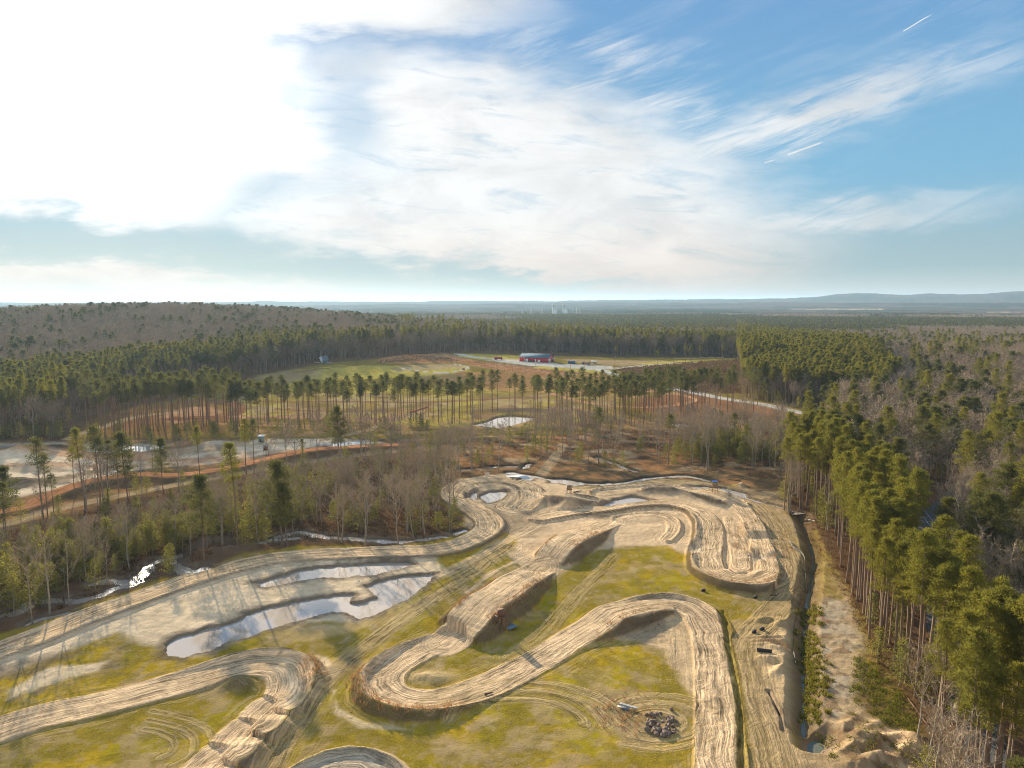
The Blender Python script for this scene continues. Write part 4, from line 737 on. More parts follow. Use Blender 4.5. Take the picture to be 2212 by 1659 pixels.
size=np.array([HK[t_[0]]*t_[3] for t_ in TREES])/dist*FD; tx,ty,_=proj(A_[:,0],A_[:,1],zz+np.array([HK[t_[0]]*t_[3] for t_ in TREES]))
inview=ok&(ppx>-10)&(ppx<2222)&(ty<1640)&(ppy<1900)&(dist<1200)
rp=np.random.RandomState(3)
def thing(name,label,cat,loc,rz=0.0,group=None):
    o=bpy.data.objects.new(name,None); scene.collection.objects.link(o); o.location=loc; o.rotation_euler=(0,0,rz); o.empty_display_size=.5
    o['label']=label; o['category']=cat
    if group: o['group']=group
    return o
def part(name,mb,mats,parent,smooth_=False,label=None):
    o=bpy.data.objects.new(name,mb.mesh(name,mats if isinstance(mats,(list,tuple)) else [mats],smooth_)); scene.collection.objects.link(o)
    if parent: o.parent=parent
    if label: o['label']=label
    return o
def word(n):
    o=['','first','second','third','fourth','fifth','sixth','seventh','eighth','ninth','tenth','eleventh','twelfth','thirteenth','fourteenth','fifteenth','sixteenth','seventeenth','eighteenth','nineteenth']
    tens=['','','twenty','thirty','forty','fifty','sixty','seventy','eighty','ninety']
    if n<20: return o[n]
    if n<100: return (tens[n//10]+'-'+o[n%10]) if n%10 else tens[n//10][:-1]+'ieth'
    return 'one-hundred-and-'+word(n-100) if n%100 else 'hundredth'
REG={'row_left':('thin pine row in front of the brown banked track on the left','pine'),'row_mid':('thin pine row across the middle meadow','pine'),'row_right':('dense end of the pine row, by the small red loop','pine'),
'left_edge':('pines standing before the red raised track','pine'),'stand':('tall pine stand beside the ditch on the right','pine'),'stand_edge':('near edge of the tall pine stand on the right','pine'),'stand_far':('far end of the pine stand on the right','tree'),
'left_wood':('bare wood along the near left track','tree'),'swamp':('thin swampy wood behind the sand loops','tree'),'swamp_dark':('dark thicket by the small pool right of the loops','tree'),'under_row':('undergrowth below the pine row','tree'),
'left_pines':('pine wood behind the left pond','tree'),'woods':('woods','tree'),'hill_foot':('pine strip at the foot of the hill','pine'),'back_row':('pine row behind the red barn','pine'),'block':('dark pine block beyond the red field','tree'),'block_edge':('foot of the dark pine block','tree'),'scattered':('loose pines between bare woods','tree')}
ADJ={'slender_pine':['tall thin','straight slender','narrow','long-trunked'],'stand_pine':['tall green','full-crowned','leaning','bright'],'broad_pine':['broad-crowned','spreading','bushy','round-topped'],'bare_far':['leafless grey','bare twiggy','pale bare','grey'],'bare_tree':['leafless grey','bare twiggy','pale-trunked bare','thin leafless'],'young_evergreen':['small yellow-green','young leafy','low olive-green','conical young']}
NOUN={'slender_pine':'pine','stand_pine':'pine','broad_pine':'pine','bare_tree':'tree','bare_far':'tree','young_evergreen':'evergreen'}
chosen=np.zeros(len(TREES),bool)
for pk in ('pine_tree','bare_tree','young_evergreen'):
    ii=np.array([i for i in np.nonzero(inview)[0] if PK[TREES[i][0]]==pk]); ii=ii[np.argsort(-size[ii])][:300]; chosen[ii]=True
reg_i={}
for i in np.nonzero(chosen)[0]:
    rg=TREES[i][4]
    if rg=='woods': rg='woods_left' if ppx[i]<900 else ('woods_right_near' if ppy[i]>1080 else 'woods_right_far')
    reg_i.setdefault((rg,PK[TREES[i][0]]),[]).append(i)
REG.update({'woods_left':('woods on the left hill','tree'),'woods_right_near':('leaf-strewn woods right of the tall pine stand','tree'),'woods_right_far':('wide grey woods on the right','tree')})
for (rg,pk),lst in reg_i.items():
    lst.sort(key=lambda i:ppx[i]); n=len(lst); desc=REG[rg][0]
    for q,i in enumerate(lst):
        k,x_,y_,s_,_=TREES[i]; v=rp.randint(len(KIND[k])); tm,cm_,_o=KIND[k][v]; noun=NOUN[k]
        side='from the left' if q<n/2 else 'from the right'; w_=word(q+1) if q<n/2 else word(n-q)
        lab=f"{ADJ[k][v%4]} {noun}, {w_} {noun} {side} in the {desc}"
        if rg in('swamp','swamp_dark','left_wood','under_row','block_edge','left_pines','woods_left','woods_right_near','woods_right_far','stand_far'): lab=f"{ADJ[k][v%4]} {noun} in the {desc}, {w_} {side}"
        lab=' '.join(lab.split()[:16]) if len(lab.split())<=16 else ' '.join(f"{noun}, {w_} {side} in the {desc}".split()[:16])
        e=thing(pk,lab,{'pine_tree':'pine tree','bare_tree':'tree','young_evergreen':'young tree'}[pk],(x_,y_,zz[i]-.05),rp.rand()*6.28,f"{pk.replace('_',' ')}s in the {desc}")
        e.scale=(s_*(.92+.2*rp.rand()),)*2+(s_,); e.rotation_euler[0]=rp.randn()*.018; e.rotation_euler[1]=rp.randn()*.018
        a=bpy.data.objects.new('trunk',tm); b_=bpy.data.objects.new('crown',cm_)
        for o in (a,b_): scene.collection.objects.link(o); o.parent=e
# everything else: one object per kind, instanced
def instancer(name,pts,scl,rot,var,protos,label=None):
    me=bpy.data.meshes.new(name); me.vertices.add(len(pts)); me.vertices.foreach_set('co',np.asarray(pts,np.float32).ravel())
    for nm,ar,ty_ in (('scl',scl,'FLOAT'),('rotz',rot,'FLOAT'),('var',var,'INT')):
        a=me.attributes.new(nm,ty_,'POINT'); a.data.foreach_set('value',np.asarray(ar,np.float32 if ty_=='FLOAT' else np.int32))
    me.update(); o=bpy.data.objects.new(name,me); scene.collection.objects.link(o); o['kind']='stuff'
    if label: o['label']=label
    g=bpy.data.node_groups.new(name,'GeometryNodeTree'); g.interface.new_socket('Geometry',in_out='INPUT',socket_type='NodeSocketGeometry'); g.interface.new_socket('Geometry',in_out='OUTPUT',socket_type='NodeSocketGeometry')
    gi=g.nodes.new('NodeGroupInput'); go_=g.nodes.new('NodeGroupOutput'); ip=g.nodes.new('GeometryNodeInstanceOnPoints'); jn=g.nodes.new('GeometryNodeJoinGeometry')
    for p in reversed(protos):
        oi=g.nodes.new('GeometryNodeObjectInfo'); oi.inputs['Object'].default_value=p; oi.inputs['As Instance'].default_value=True; g.links.new(oi.outputs['Geometry'],jn.inputs[0])
    g.links.new(jn.outputs[0],ip.inputs['Instance']); ip.inputs['Pick Instance'].default_value=True
    def att(nm,ty_):
        a=g.nodes.new('GeometryNodeInputNamedAttribute'); a.data_type=ty_; a.inputs['Name'].default_value=nm; return [q for q in a.outputs if q.enabled][0]
    g.links.new(att('var','INT'),ip.inputs['Instance Index']); g.links.new(att('scl','FLOAT'),ip.inputs['Scale'])
    cx=g.nodes.new('ShaderNodeCombineXYZ'); g.links.new(att('rotz','FLOAT'),cx.inputs[2]); e2=g.nodes.new('FunctionNodeEulerToRotation'); g.links.new(cx.outputs[0],e2.inputs[0]); g.links.new(e2.outputs[0],ip.inputs['Rotation'])
    g.links.new(gi.outputs[0],ip.inputs['Points']); g.links.new(ip.outputs[0],go_.inputs[0]); md=o.modifiers.new('scatter','NODES'); md.node_group=g; return o
rest=ok&~chosen&(np.abs(np.arctan2(A_[:,0],A_[:,1]))<R(46))
for nm,ks in (('pine_forest',('slender_pine','stand_pine','broad_pine')),('bare_forest',('bare_tree','bare_far')),('evergreen_undergrowth',('young_evergreen',))):
    protos=[];off={}
    for k in ks: off[k]=len(protos); protos+= [v[2] for v in KIND[k]]
    ii=np.array([i for i in np.nonzero(rest)[0] if TREES[i][0] in ks])
    instancer(nm,np.column_stack([A_[ii],zz[ii]*(dist[ii]<2900)+macro(A_[ii,0],A_[ii,1])*(dist[ii]>=2900)-.05]),[TREES[i][3] for i in ii],rp.rand(len(ii))*6.28,[off[TREES[i][0]]+rp.randint(len(KIND[TREES[i][0]])) for i in ii],protos)
    print(nm,len(ii))
# ================================================================ objects
def at(x,y,dz=0.0):
    g_=G(x,y); return (g_[0],g_[1],gz(*g_)+dz)
def face(x0,y0,x1,y1):
    a=G(x0,y0); b=G(x1,y1); return math.atan2(b[1]-a[1],b[0]-a[0])
Mred=plain('red_metal_siding',(.42,.035,.035),.55,.3,var=.12); Mroof=plain('blue_grey_metal_roof',(.11,.16,.21),.9,.0,var=.08); Mwhite=plain('white_paint',(.78,.77,.74),.6,var=.05); Mblack=plain('black_rubber',(.03,.03,.032),.8,var=.3)
Mglass=plain('dark_glass',(.03,.045,.06),.15,.5); Mnavy=plain('navy_banner',(.03,.04,.12),.7); Mwood=plain('weathered_wood',(.26,.19,.12),.85,var=.3); Mwood2=plain('reddish_plywood',(.15,.08,.05),.85,var=.3); Mgalv=plain('blue_grey_sheet_metal',(.13,.18,.22),.5,.4,var=.25)
Mrock=plain('brown_rock',(.19,.145,.115),.95,.1,var=.45); Msteel=plain('dark_steel',(.08,.08,.085),.6,var=.2); Mgreen=plain('dark_green_paint',(.03,.055,.045),.4,.5); Msilver=plain('pale_blue_paint',(.42,.48,.55),.35,.5); Mtruck=plain('red_truck_paint',(.30,.045,.03),.5,.4,var=.15); Mblue=plain('blue_paint',(.02,.12,.32),.6,var=.12); Mtan=plain('tan_siding',(.50,.36,.20),.8,var=.1); Mgreyw=plain('grey_siding',(.24,.26,.27),.8,var=.1); Mroofd=plain('dark_shingles',(.06,.075,.085),.9,var=.25); Mpink=plain('pinkish_brick',(.42,.24,.18),.9,var=.15); Mlog=plain('dark_log_bark',(.09,.07,.055),.95,var=.3); Mpale=plain('pale_dead_wood',(.55,.50,.42),.9,var=.2); Mfab=plain('silt_fence_fabric',(.13,.13,.115),.9,var=.25); Morange=plain('orange_mesh_fabric',(.45,.12,.07),.8,var=.2); Mcon=plain('pale_metal',(.55,.60,.63),.6,var=.1); Mpole=plain('brown_utility_pole',(.22,.15,.10),.9,var=.2); Masph=plain('asphalt',(.060,.066,.075),.9,var=.15)
def gable(mb,L,W,h,hr,ov=.5,mw=0,mr=1):
    """walls and roof as two builders; ridge along x"""
    w=MB(); w.box((0,0,h/2),(L,W,h)); 
    for s in (-1,1):
        x_=s*L/2; w.poly([(x_,-W/2,h),(x_,W/2,h),(x_,0,hr)][::s]) 
    r=MB(); t_=.18
    for s in (-1,1):
        e=W/2+ov; dz=(hr-h)/(W/2); a=[(-L/2-ov,s*e,h-ov*dz+.05),(L/2+ov,s*e,h-ov*dz+.05),(L/2+ov,0,hr+.05),(-L/2-ov,0,hr+.05)]; b=[(p[0],p[1],p[2]+t_) for p in a]
        r.add(a+b,[(0,1,2,3),(4,5,6,7),(0,1,5,4),(1,2,6,5),(2,3,7,6),(3,0,4,7)])
    return w,r
# red barn
c0=np.array(at(1130,777)); c1=np.array(at(1184,785)); c2=np.array(at(1204,781.5))
L=30.0; W_b=16.0; ang=math.atan2(c1[1]-c0[1],c1[0]-c0[0]); ang=R(-24)
fx=np.array([math.cos(ang),math.sin(ang)]); fy_=np.array([-math.sin(ang),math.cos(ang)]); cen_=np.array(G(1184,784))-fx*L/2+fy_*W_b/2; zb=min(gz(*(cen_+fx*a*L/2+fy_*b*W_b/2)) for a in(-1,1) for b in(-1,1))+.1
barn=thing('red_barn','long red metal barn with a pale blue roof beside the gravel road','barn',(cen_[0],cen_[1],zb),ang)
w,r=gable(None,L,W_b,4.6,7.6,.6); part('wall',w,[Mred],barn); part('roof',r,[Mroof],barn)
tr_=MB(); 
for x_ in (-L/2-.03,L/2+.03):
    for y_ in (-W_b/2,W_b/2): tr_.box((x_,y_,2.3),(.35,.35,4.6))
tr_.box((0,0,7.85),(L+1.4,.5,.12)); tr_.box((L/2+.06,0,4.6),(.10,W_b,.22)); part('trim',tr_,[Mwhite],barn)
for x_,w_,h_,mm,nm in ((-9.5,1.5,3.3,Mtan,'door'),(-7.0,2.3,3.3,Mwhite,'door'),(2.0,1.2,3.0,Mwhite,'door'),(5.6,2.4,2.6,Mwhite,'door')):
    d_=MB(); d_.box((x_,-W_b/2-.06,h_/2),(w_,.14,h_)); part(nm,d_,[mm],barn)
for y_ in (-4.9,-2.5):
    d_=MB(); d_.box((L/2+.08,y_,1.8),(.14,1.8,3.5)); part('door',d_,[Mwhite],barn)
d_=MB(); d_.box((L/2+.08,4.6,2.6),(.12,5.2,3.2)); ban=part('banner',d_,[Mnavy],barn)
em=MB(); X0=L/2+.16
for s in (-1,1):
    em.poly([(X0,4.6+s*.2,2.3),(X0,4.6+s*1.3,3.1),(X0,4.6+s*2.3,4.2),(X0,4.6+s*1.9,3.0),(X0,4.6+s*.9,2.4)]); em.poly([(X0,4.6+s*.2,2.4),(X0,4.6+s*1.2,2.3),(X0,4.6+s*.7,1.9)])
em.poly([(X0,4.2,3.0),(X0,5.0,3.0),(X0,4.8,1.4),(X0,4.4,1.4)]); e_=part('emblem',em,[Mwhite],ban)
tk=MB(); tk.tube([(0,0,0),(0,0,3.2)],[.9,.9],10,0,True); o=thing('water_tank','small pale tank at the far left end of the red barn','tank',at(1128.5,778.5)); part('shell',tk,[Mcon],o)
def wheels(p,xs,y,r=.36,w=.26):
    for x_ in xs:
        for s in (-1,1):
            m_=MB(); m_.tube([(x_,s*y-w/2,r),(x_,s*y+w/2,r)],[r,r],12,0,True); q=part('wheel',m_,[Mblack],p); m2=MB(); m2.tube([(x_,s*y+s*(w/2+.01),r),(x_,s*y+s*(w/2+.03),r)],[r*.5,r*.5],8,0,True); part('rim',m2,[Mcon],q)
def car(name,label,loc,rz,paint_,suv=True,group=None):
    c=thing(name,label,'car',loc,rz,group); b=MB(); h1=.95; h2=1.72 if suv else 1.42
    b.extrude([(-2.2,.35),(2.25,.35),(2.3,.7),(2.1,.9),(1.1,h1),(-2.15,h1),(-2.25,.6)],-.88,.88); part('body',b,[paint_],c)
    g=MB(); g.extrude([(-2.05 if suv else -1.7,h1),(1.1,h1),(.45,h2-.06),(-1.85 if suv else -1.1,h2-.06)],-.76,.76); part('window',g,[Mglass],c)
    rf=MB(); rf.box((-.72 if suv else -.35,0,h2),(2.35 if suv else 1.6,1.5,.08)); part('roof',rf,[paint_],c); wheels(c,(-1.4,1.4),.80); return c
car('parked_car','dark green car parked at the barn wall','',0,Mgreen) if False else None
car('parked_car','dark green car parked by the left doors of the red barn',at(1147,782.2),ang+R(8),Mgreen,group='cars parked at the barn'); car('parked_car','pale blue car parked by the white door of the red barn',at(1163,784.8),ang+R(20),Msilver,False,group='cars parked at the barn')
def truck(label,loc,rz,cabm,kind):
    nm={'dump':'dump_truck','grey':'farm_truck','tank':'tank_trailer'}[kind]; c=thing(nm,label,'truck' if kind!='tank' else 'trailer',loc,rz)
    ch=MB(); ch.box((0,0,.85),(8.0 if kind!='tank' else 5.5,.9,.3)); part('chassis',ch,[Msteel],c)
    if kind!='tank':
        cb=MB(); cb.extrude([(1.9,.8),(4.2,.8),(4.2,1.7),(3.3,1.9),(3.0,3.0),(1.9,3.0)],-1.1,1.1); k=part('cab',cb,[cabm],c); g=MB(); g.poly([(3.32,-.95,1.98),(3.32,.95,1.98),(3.05,.95,2.85),(3.05,-.95,2.85)]); part('windscreen',g,[Mglass],k)
        bd=MB(); bd.extrude([(-4.2,1.1),(1.6,1.1),(1.7,2.7),(-4.4,2.9)],-1.25,1.25); part('bed',bd,[cabm if kind=='dump' else Mwood],c); wheels(c,(-3.2,-2.0,3.0),.95,.52,.35)
    else:
        tb=MB(); tb.tube([(-2.6,0,1.9),(-2.4,0,1.9),(2.4,0,1.9),(2.6,0,1.9)],[.7,1.0,1.0,.7],14,0,True); part('tank',tb,[Mwhite],c,True); wheels(c,(-1.3,-.1),.9,.45,.3)
    return c
truck('old red truck standing on the gravel left of the barn',at(1077,777.5),R(-8),Mtruck,'dump'); truck('dark loaded truck parked right of the blue container',at(1266,788),R(160),Msteel,'grey'); truck('white tank trailer behind the dark truck',at(1283,785.5),R(170),Mwhite,'tank')
db=thing('waste_container','open blue steel container on the dirt right of the barn','container',at(1235,785.5),R(-12)); b=MB()
for c_,s_ in (((0,0,.15),(6.5,2.5,.3)),((0,-1.2,1.3),(6.5,.12,2.2)),((0,1.2,1.3),(6.5,.12,2.2)),((-3.2,0,1.3),(.12,2.3,2.2)),((3.2,0,1.3),(.12,2.3,2.2))): b.box(c_,s_)
part('shell',b,[Mblue],db); b=MB()
for i in range(9): b.box((-3+i*.75,-1.31,1.3),(.14,.1,2.0))
part('rib',b,[Mblue],db); b=MB(); b.box((-.4,0,2.2),(3.0,1.8,.5),rz=.3,taper=.6); part('rubble',b,[Mtan],db)
# utility poles
def pole(label,loc,h,rz=0,lean=0,group='utility poles'):
    c=thing('utility_pole',label,'pole',loc,rz,group); p=MB(); p.tube([(0,0,-.4),(lean*h,0,h)],[.17,.11],8,0,True); part('post',p,[Mpole],c); a=MB(); a.box((lean*h*.94,0,h*.94),(.12,2.2,.14)); q=part('crossarm',a,[Mpole],c)
    for y_ in (-.9,0,.9):
        i_=MB(); i_.tube([(lean*h*.94,y_,h*.94+.08),(lean*h*.94,y_,h*.94+.28)],[.05,.03],6,0,True); part('insulator',i_,[Mcon],q)
    return c
pole('tall brown utility pole in front of the red barn',at(1156,792.5),11.5,R(60)); pole('utility pole beside the red truck',at(1072,777),10,R(60)); pole('utility pole behind the yellow grass left of the barn',at(1099,770),10,R(60)); pole('utility pole at the fork of the gravel road',at(1328,793),10,R(60))
pole('thin utility pole on the grass bank below the blue container',at(1232,797),9,R(60)); pole('thin utility pole on the bank below the dark truck',at(1263,798),9,R(60)); pole('pole at the pale road beside the dark pine block',at(1657,880),11,R(40))
pl=at(1981,1150); pole('leaning wooden utility pole at the shaded road in the right woods',pl,9.2,R(200),.03)
def wire(name,label,pts,sag=1.2):
    m_=MB(); P_=[]
    for a,b_ in zip(pts[:-1],pts[1:]):
        a=np.array(a);b_=np.array(b_); tt=np.linspace(0,1,14)[:,None]; q=a+(b_-a)*tt; q[:,2]-=sag*4*(tt[:,0]*(1-tt[:,0])); P_.append(q)
    P_=np.vstack(P_); m_.tube(P_-P_[0],np.full(len(P_),.035),5); o=bpy.data.objects.new(name,m_.mesh(name,[Mcon])); scene.collection.objects.link(o); o.location=P_[0]; o['label']=label; o['category']='cable'; o['group']='power wires through the right woods'
g2=np.array(at(2290,1560)); g2[2]+=9.0
top=np.array(pl)+[0,0,8.9]; wire('power_wire','upper pale power wire running down from the leaning pole',[top,g2+[0,0,.6]],.9); wire('power_wire','lower pale power wire running down from the leaning pole',[top+[0,0,-2.0],g2+[-1.0,-2.0,-2.6]],.9)
pole('utility pole beyond the right edge that carries the wires',(g2[0],g2[1],g2[2]-9),9.6,R(200))
# road through the right woods
def ribbon(name,q,w_,dz,mat,kind='structure'):
    d=np.gradient(q[:,:2],axis=0); d/=np.linalg.norm(d,axis=1)[:,None]; nrm=np.column_stack([-d[:,1],d[:,0]]); rows=[]
    for u in np.linspace(-1,1,7): p=q[:,:2]+nrm*w_/2*u; rows.append(np.column_stack([p,gzv(p[:,0],p[:,1])+dz]))
    V_=np.stack(rows,1); k,n=V_.shape[:2]; i=np.arange(k-1)[:,None]*n+np.arange(n-1)[None]; F=np.stack([i,i+n,i+n+1,i+1],-1).reshape(-1,4); me=mk_mesh(name,V_.reshape(-1,3),[F]); me.materials.append(mat); o=bpy.data.objects.new(name,me); scene.collection.objects.link(o); o['kind']=kind; return o
ribbon('road',road_p,6.5,.12,Masph)
# timber marshal stands
def stand(label,loc,rz,h,w_=1.7,box=1.3,roof=False,mat=Mwood,cat='stand',name='timber_stand',group='timber stands along the track'):
    c=thing(name,label,cat,loc,rz,group)
    for sx in (-1,1):
        for sy in (-1,1):
            p=MB(); p.box((sx*w_/2,sy*w_/2,(h+box)/2-.15),(.13,.13,h+box+.3)); part('leg',p,[mat],c)
    d_=MB(); d_.box((0,0,h),(w_+.5,w_+.5,.12)); part('platform',d_,[mat],c)
    r_=MB()
    for s in (-1,1): r_.box((0,s*(w_/2+.08),h+box*.55),(w_,.05,box*.8)); r_.box((s*(w_/2+.08),0,h+box*.55),(.05,w_,box*.8))
    part('railing',r_,[mat],c); l_=MB()
    for s in (-.25,.25): l_.tube([(s,-w_/2-1.0,0),(s,-w_/2-.1,h)],[.04,.04],4)
    for k in range(int(h/.35)): l_.box((0,-w_/2-1.0+.9*(k+.5)*.35/h,(k+.5)*.35),(.55,.05,.05))
    part('ladder',l_,[mat],c)
    if roof: q=MB(); q.box((0,0,h+box+.75),(w_+.7,w_+.7,.1),rx=.08); part('roof',q,[Mwhite if roof=='w' else Mroof],c)
    return c
stand('timber stand on the sand between the dark canal and the ring pool',at(1229,1070),R(15),2.1,1.5); stand('timber stand on the path before the blue canal at the far right bend',at(1544,1074),R(-20),2.4,1.7)
stand('small roofed stand with dark top beside the red raised track',at(575,984),R(20),2.6,1.9,1.6,True,Mwood2); stand('timber stand at the edge of the oval of yellow grass',at(1001,804),R(10),2.2,2.2,1.2)
bt=stand('reddish plywood tower on the shaded side of the large tabletop jump',at(1082,1369),R(35),2.7,1.3,1.5,False,Mwood2,'tower','plywood_tower',None); q=MB(); q.box((0,0,3.6),(1.25,1.25,1.1)); part('cabin',q,[Mwood2],bt)
bo=thing('booth','white roofed greenish booth on the pale sand below the pine row','booth',at(565,955),R(5)); q=MB(); q.box((0,0,1.5),(2.4,2.4,3.0)); part('cabin',q,[plain('green_grey_siding',(.20,.28,.24),.8,var=.2)],bo); q=MB(); q.box((0,0,3.15),(3.2,3.2,.14),rx=.1); part('roof',q,[Mwhite],bo); q=MB(); q.box((0,-1.22,1.1),(.9,.06,2.0)); part('door',q,[Msteel],bo)
# low gate of white panels between two posts
gt=thing('panel_gate','row of white panels between posts behind the red track','gate',at(695,965),face(682,965,708,965))
for s in (-5.2,5.2,6.9): q=MB(); q.tube([(s,0,-.2),(s,0,4.2)],[.12,.1],6,0,True); part('post',q,[Msteel],gt)
for i in range(8): q=MB(); q.box((-3.6+i*1.15,.1,.95),(1.0,.08,1.7)); part('panel',q,[Mcon if i%3 else Mwhite],gt)
# sheet of corrugated metal with two battens beside the tower
def corr(mb,L,W,h,n,amp,m=0):
    u=np.linspace(-L/2,L/2,n*4+1); z_=h+amp*np.sign(np.sin(u/L*n*2*math.pi+.1)); top=[(a,s*W/2,b_) for a,b_ in zip(u,z_) for s in (-1,1)]; bot=[(a,s*W/2,b_-.05) for a,b_ in zip(u,z_) for s in (-1,1)]; k=len(u)
    F=[(2*i,2*i+2,2*i+3,2*i+1) for i in range(k-1)]+[(2*k+2*i,2*k+2*i+1,2*k+2*i+3,2*k+2*i+2) for i in range(k-1)]+[(2*i,2*k+2*i,2*k+2*i+2,2*i+2) for i in range(k-1)]+[(2*i+1,2*i+3,2*k+2*i+3,2*k+2*i+1) for i in range(k-1)]; mb.add(top+bot,F,m)
sh=thing('fallen_roof_panel','flat blue-grey sheet metal panel on battens at the foot of the large tabletop jump','panel',at(1103,1359,.2),R(40)); q=MB(); corr(q,2.5,2.1,.25,7,.03); part('sheet',q,[Mgalv],sh); q=MB(); 
for s in (-.5,.5): q.box((-2.2,s*.5,.05),(3.6,.1,.1),rz=.08*s)
part('batten',q,[Mpale],sh)
gs=thing('discarded_sheet_metal','two grey metal sheets lying in dry weeds left of the rock pile','panel',at(1357,1530,.1),face(1340,1524,1374,1534)); q=MB(); corr(q,3.2,.7,.35,5,.02); part('sheet',q,[Mgreyw],gs); q=MB(); q.box((-.6,-.75,.2),(2.2,.5,.06),rx=.2); part('sheet',q,[Mgalv],gs)
jd=thing('metal_sheet_stack','bent pale blue metal sheets leaning at the wood edge above the meadow','sheet pile',at(703,784),R(5)); q=MB(); corr(q,5.2,7.2,0,6,.12); M4=Matrix.Rotation(R(72),4,'X')@Matrix.Rotation(R(14),4,'Z'); o=part('sheet',q,[Mgalv],jd); o.matrix_local=Matrix.Translation((0,0,3.4))@M4
q=MB(); corr(q,3.2,6.4,0,4,.12); o=part('sheet',q,[Mcon],jd); o.matrix_local=Matrix.Translation((-3.2,.5,3.0))@Matrix.Rotation(R(70),4,'X')@Matrix.Rotation(R(24),4,'Z')
for i,(x_,y_,z_) in enumerate(((2.8,-3,.3),(3.6,-3.6,.7),(-7,-.5,.5))): q=MB(); q.box((x_,y_,z_),(5,1.6,.15),rz=.2*i); part('sheet',q,[Mcon],jd)
# boulders
rk=np.random.RandomState(17)
def boulder_mesh(seed):
    import bmesh
    bm=bmesh.new(); bmesh.ops.create_icosphere(bm,subdivisions=3,radius=1); r_=np.random.RandomState(seed); ax=r_.randn(9,3); ax/=np.linalg.norm(ax,axis=1)[:,None]; dd=.62+.3*r_.rand(9)
    for v in bm.verts:
        p=np.array(v.co); 
        for a,d0 in zip(ax,dd):
            e=p@a
            if e>d0: p=p-a*(e-d0)*.9
        p=p*(1+.05*r_.randn()); v.co=p*np.array([1.0,.8,.7])
    me=bpy.data.meshes.new('boulder'); bm.to_mesh(me); bm.free(); me.materials.append(Mrock); return me
bms=[boulder_mesh(s) for s in range(5)]; rc=G(1424,1566); adj=['large','flat','rounded','small','jagged']
pos_=[]
for i in range(34):
    a=rk.rand()*6.28; d=3.0*rk.rand()**.6; pos_.append((rc[0]+d*math.cos(a)*.95+.1,rc[1]+d*math.sin(a)*1.15,.25+max(0,1.15-d*.45)*rk.rand()))
pos_+=[(*G(1450,1534),.2),(*G(1453,1552),.2),(*G(1462,1560),.1),(*G(1423,1582),.35),(*G(1434,1586),.2)]
pos_.sort(key=lambda p:-p[1])
for i,p in enumerate(pos_):
    o=bpy.data.objects.new('boulder',bms[i%5]); scene.collection.objects.link(o); s_=.32+.30*rk.rand()+(.25 if i>36 else 0); o.scale=(s_,s_,s_); o.rotation_euler=(rk.rand(),rk.rand(),rk.rand()*6); o.location=(p[0],p[1],gz(p[0],p[1])+p[2]*.9)
    o['label']=f"{adj[i%5]} brown boulder in the rock pile, {word(i+1)} counted from the back of the heap"; o['category']='boulder'; o['group']='brown boulders heaped on the grass'
# bales, logs, culvert
for (x_,y_,lab,rz_) in ((1519,1277,'dark bale alone on the grass left below the banked curve',.3),(1632,1292,'dark bale on the grass below the banked curve, nearest the ditch',.9),(1629,1367,'black bale at the left corner of the eroded sand patch',.8),(1646,1361,'smaller black bale at the top of the eroded sand patch',.5)):
    o=thing('straw_bale',lab,'bale',at(x_,y_,-.03),rz_,'dark bales by the track'); q=MB(); q.box((0,0,.3),(1.0,.6,.6),taper=.93); part('block',q,[Mblack],o); q=MB(); 
    for s in (-.3,.3): q.box((s,0,.31),(.05,.63,.63))
    part('strap',q,[Msteel],o)
def log(label,p0,p1,r,mat,name='fallen_log',br=3):
    a=np.array(at(*p0)); b_=np.array(at(*p1)); b_=b_-a; q=MB(); t_=np.linspace(0,1,6)[:,None]; pts=b_*t_+np.array([0,0,r]); pts[1:-1]+=rk.randn(4,3)*[.06,.06,.0]*np.linalg.norm(b_)*.12; q.tube(pts,np.linspace(r,r*.55,6),7,0,True)
    o=thing(name,label,'log',a,0,None); part('stem',q,[mat],o,True)
    for i in range(br):
        s_=pts[2+i%3]; d=rk.randn(3); d[2]=abs(d[2]); d=d/np.linalg.norm(d)*(.6+rk.rand()); q=MB(); q.tube([s_,s_+d],[r*.4,r*.1],4); part('branch',q,[mat],o)
log('short dark log lying on the grass below the lower loop',(1047,1505),(1064,1501),.22,Mlog,br=0); log('dark log on the grass under the banked curve',(1664,1287),(1678,1287),.14,Mlog); log('long black beam lying on the sand beside the timber stand',(1239,1065),(1256,1062),.22,Mblack,br=0)
log('reddish fallen trunk at the lower end of the pine stand',(1962,1512),(2035,1607),.14,Mwood2,br=5); log('pale fallen trunk at the far end of the ditch woods',(1745,1118),(1760,1126),.2,Mpale); log('pale broken limb leaning in the pine stand',(2020,1460),(2042,1500),.16,Mpale)
log('bent sapling lying across the upper arm of the pond',(800,1248),(840,1222),.10,Mlog,br=5); log('thin dead branch lying in the upper arm of the pond',(775,1256),(800,1238),.10,Mlog,br=6); log('weathered branch in the swamp beside the near left track',(1600,1040),(1570,1036),.18,Mlog)
up=thing('tree_stump','pale uprooted stump at the wood edge above the ring pool','stump',at(1053,1030)); q=MB(); q.tube([(0,0,0),(.2,0,1.0),(.1,.2,1.8)],[.9,.6,.35],8,0,True); part('trunk',q,[Mpale],up,True)
for i in range(9): a=i*.7; q=MB(); q.tube([(0,0,.9),(1.5*math.cos(a),1.0*math.sin(a),.9+.9*math.sin(i*2.1))],[.18,.04],5); part('root',q,[Mpale],up)
q=MB(); q.tube([(-1.4,0,0),(1.4,0,0)],[.35,.35],14); q.tube([(1.4,0,0),(-1.4,0,0)],[.31,.31],14); cv=thing('culvert_pipe','black corrugated culvert pipe in the sand gully by the grass road','pipe',at(1651,1409,.35),R(-15)); part('pipe',q,[Mblack],cv,True)
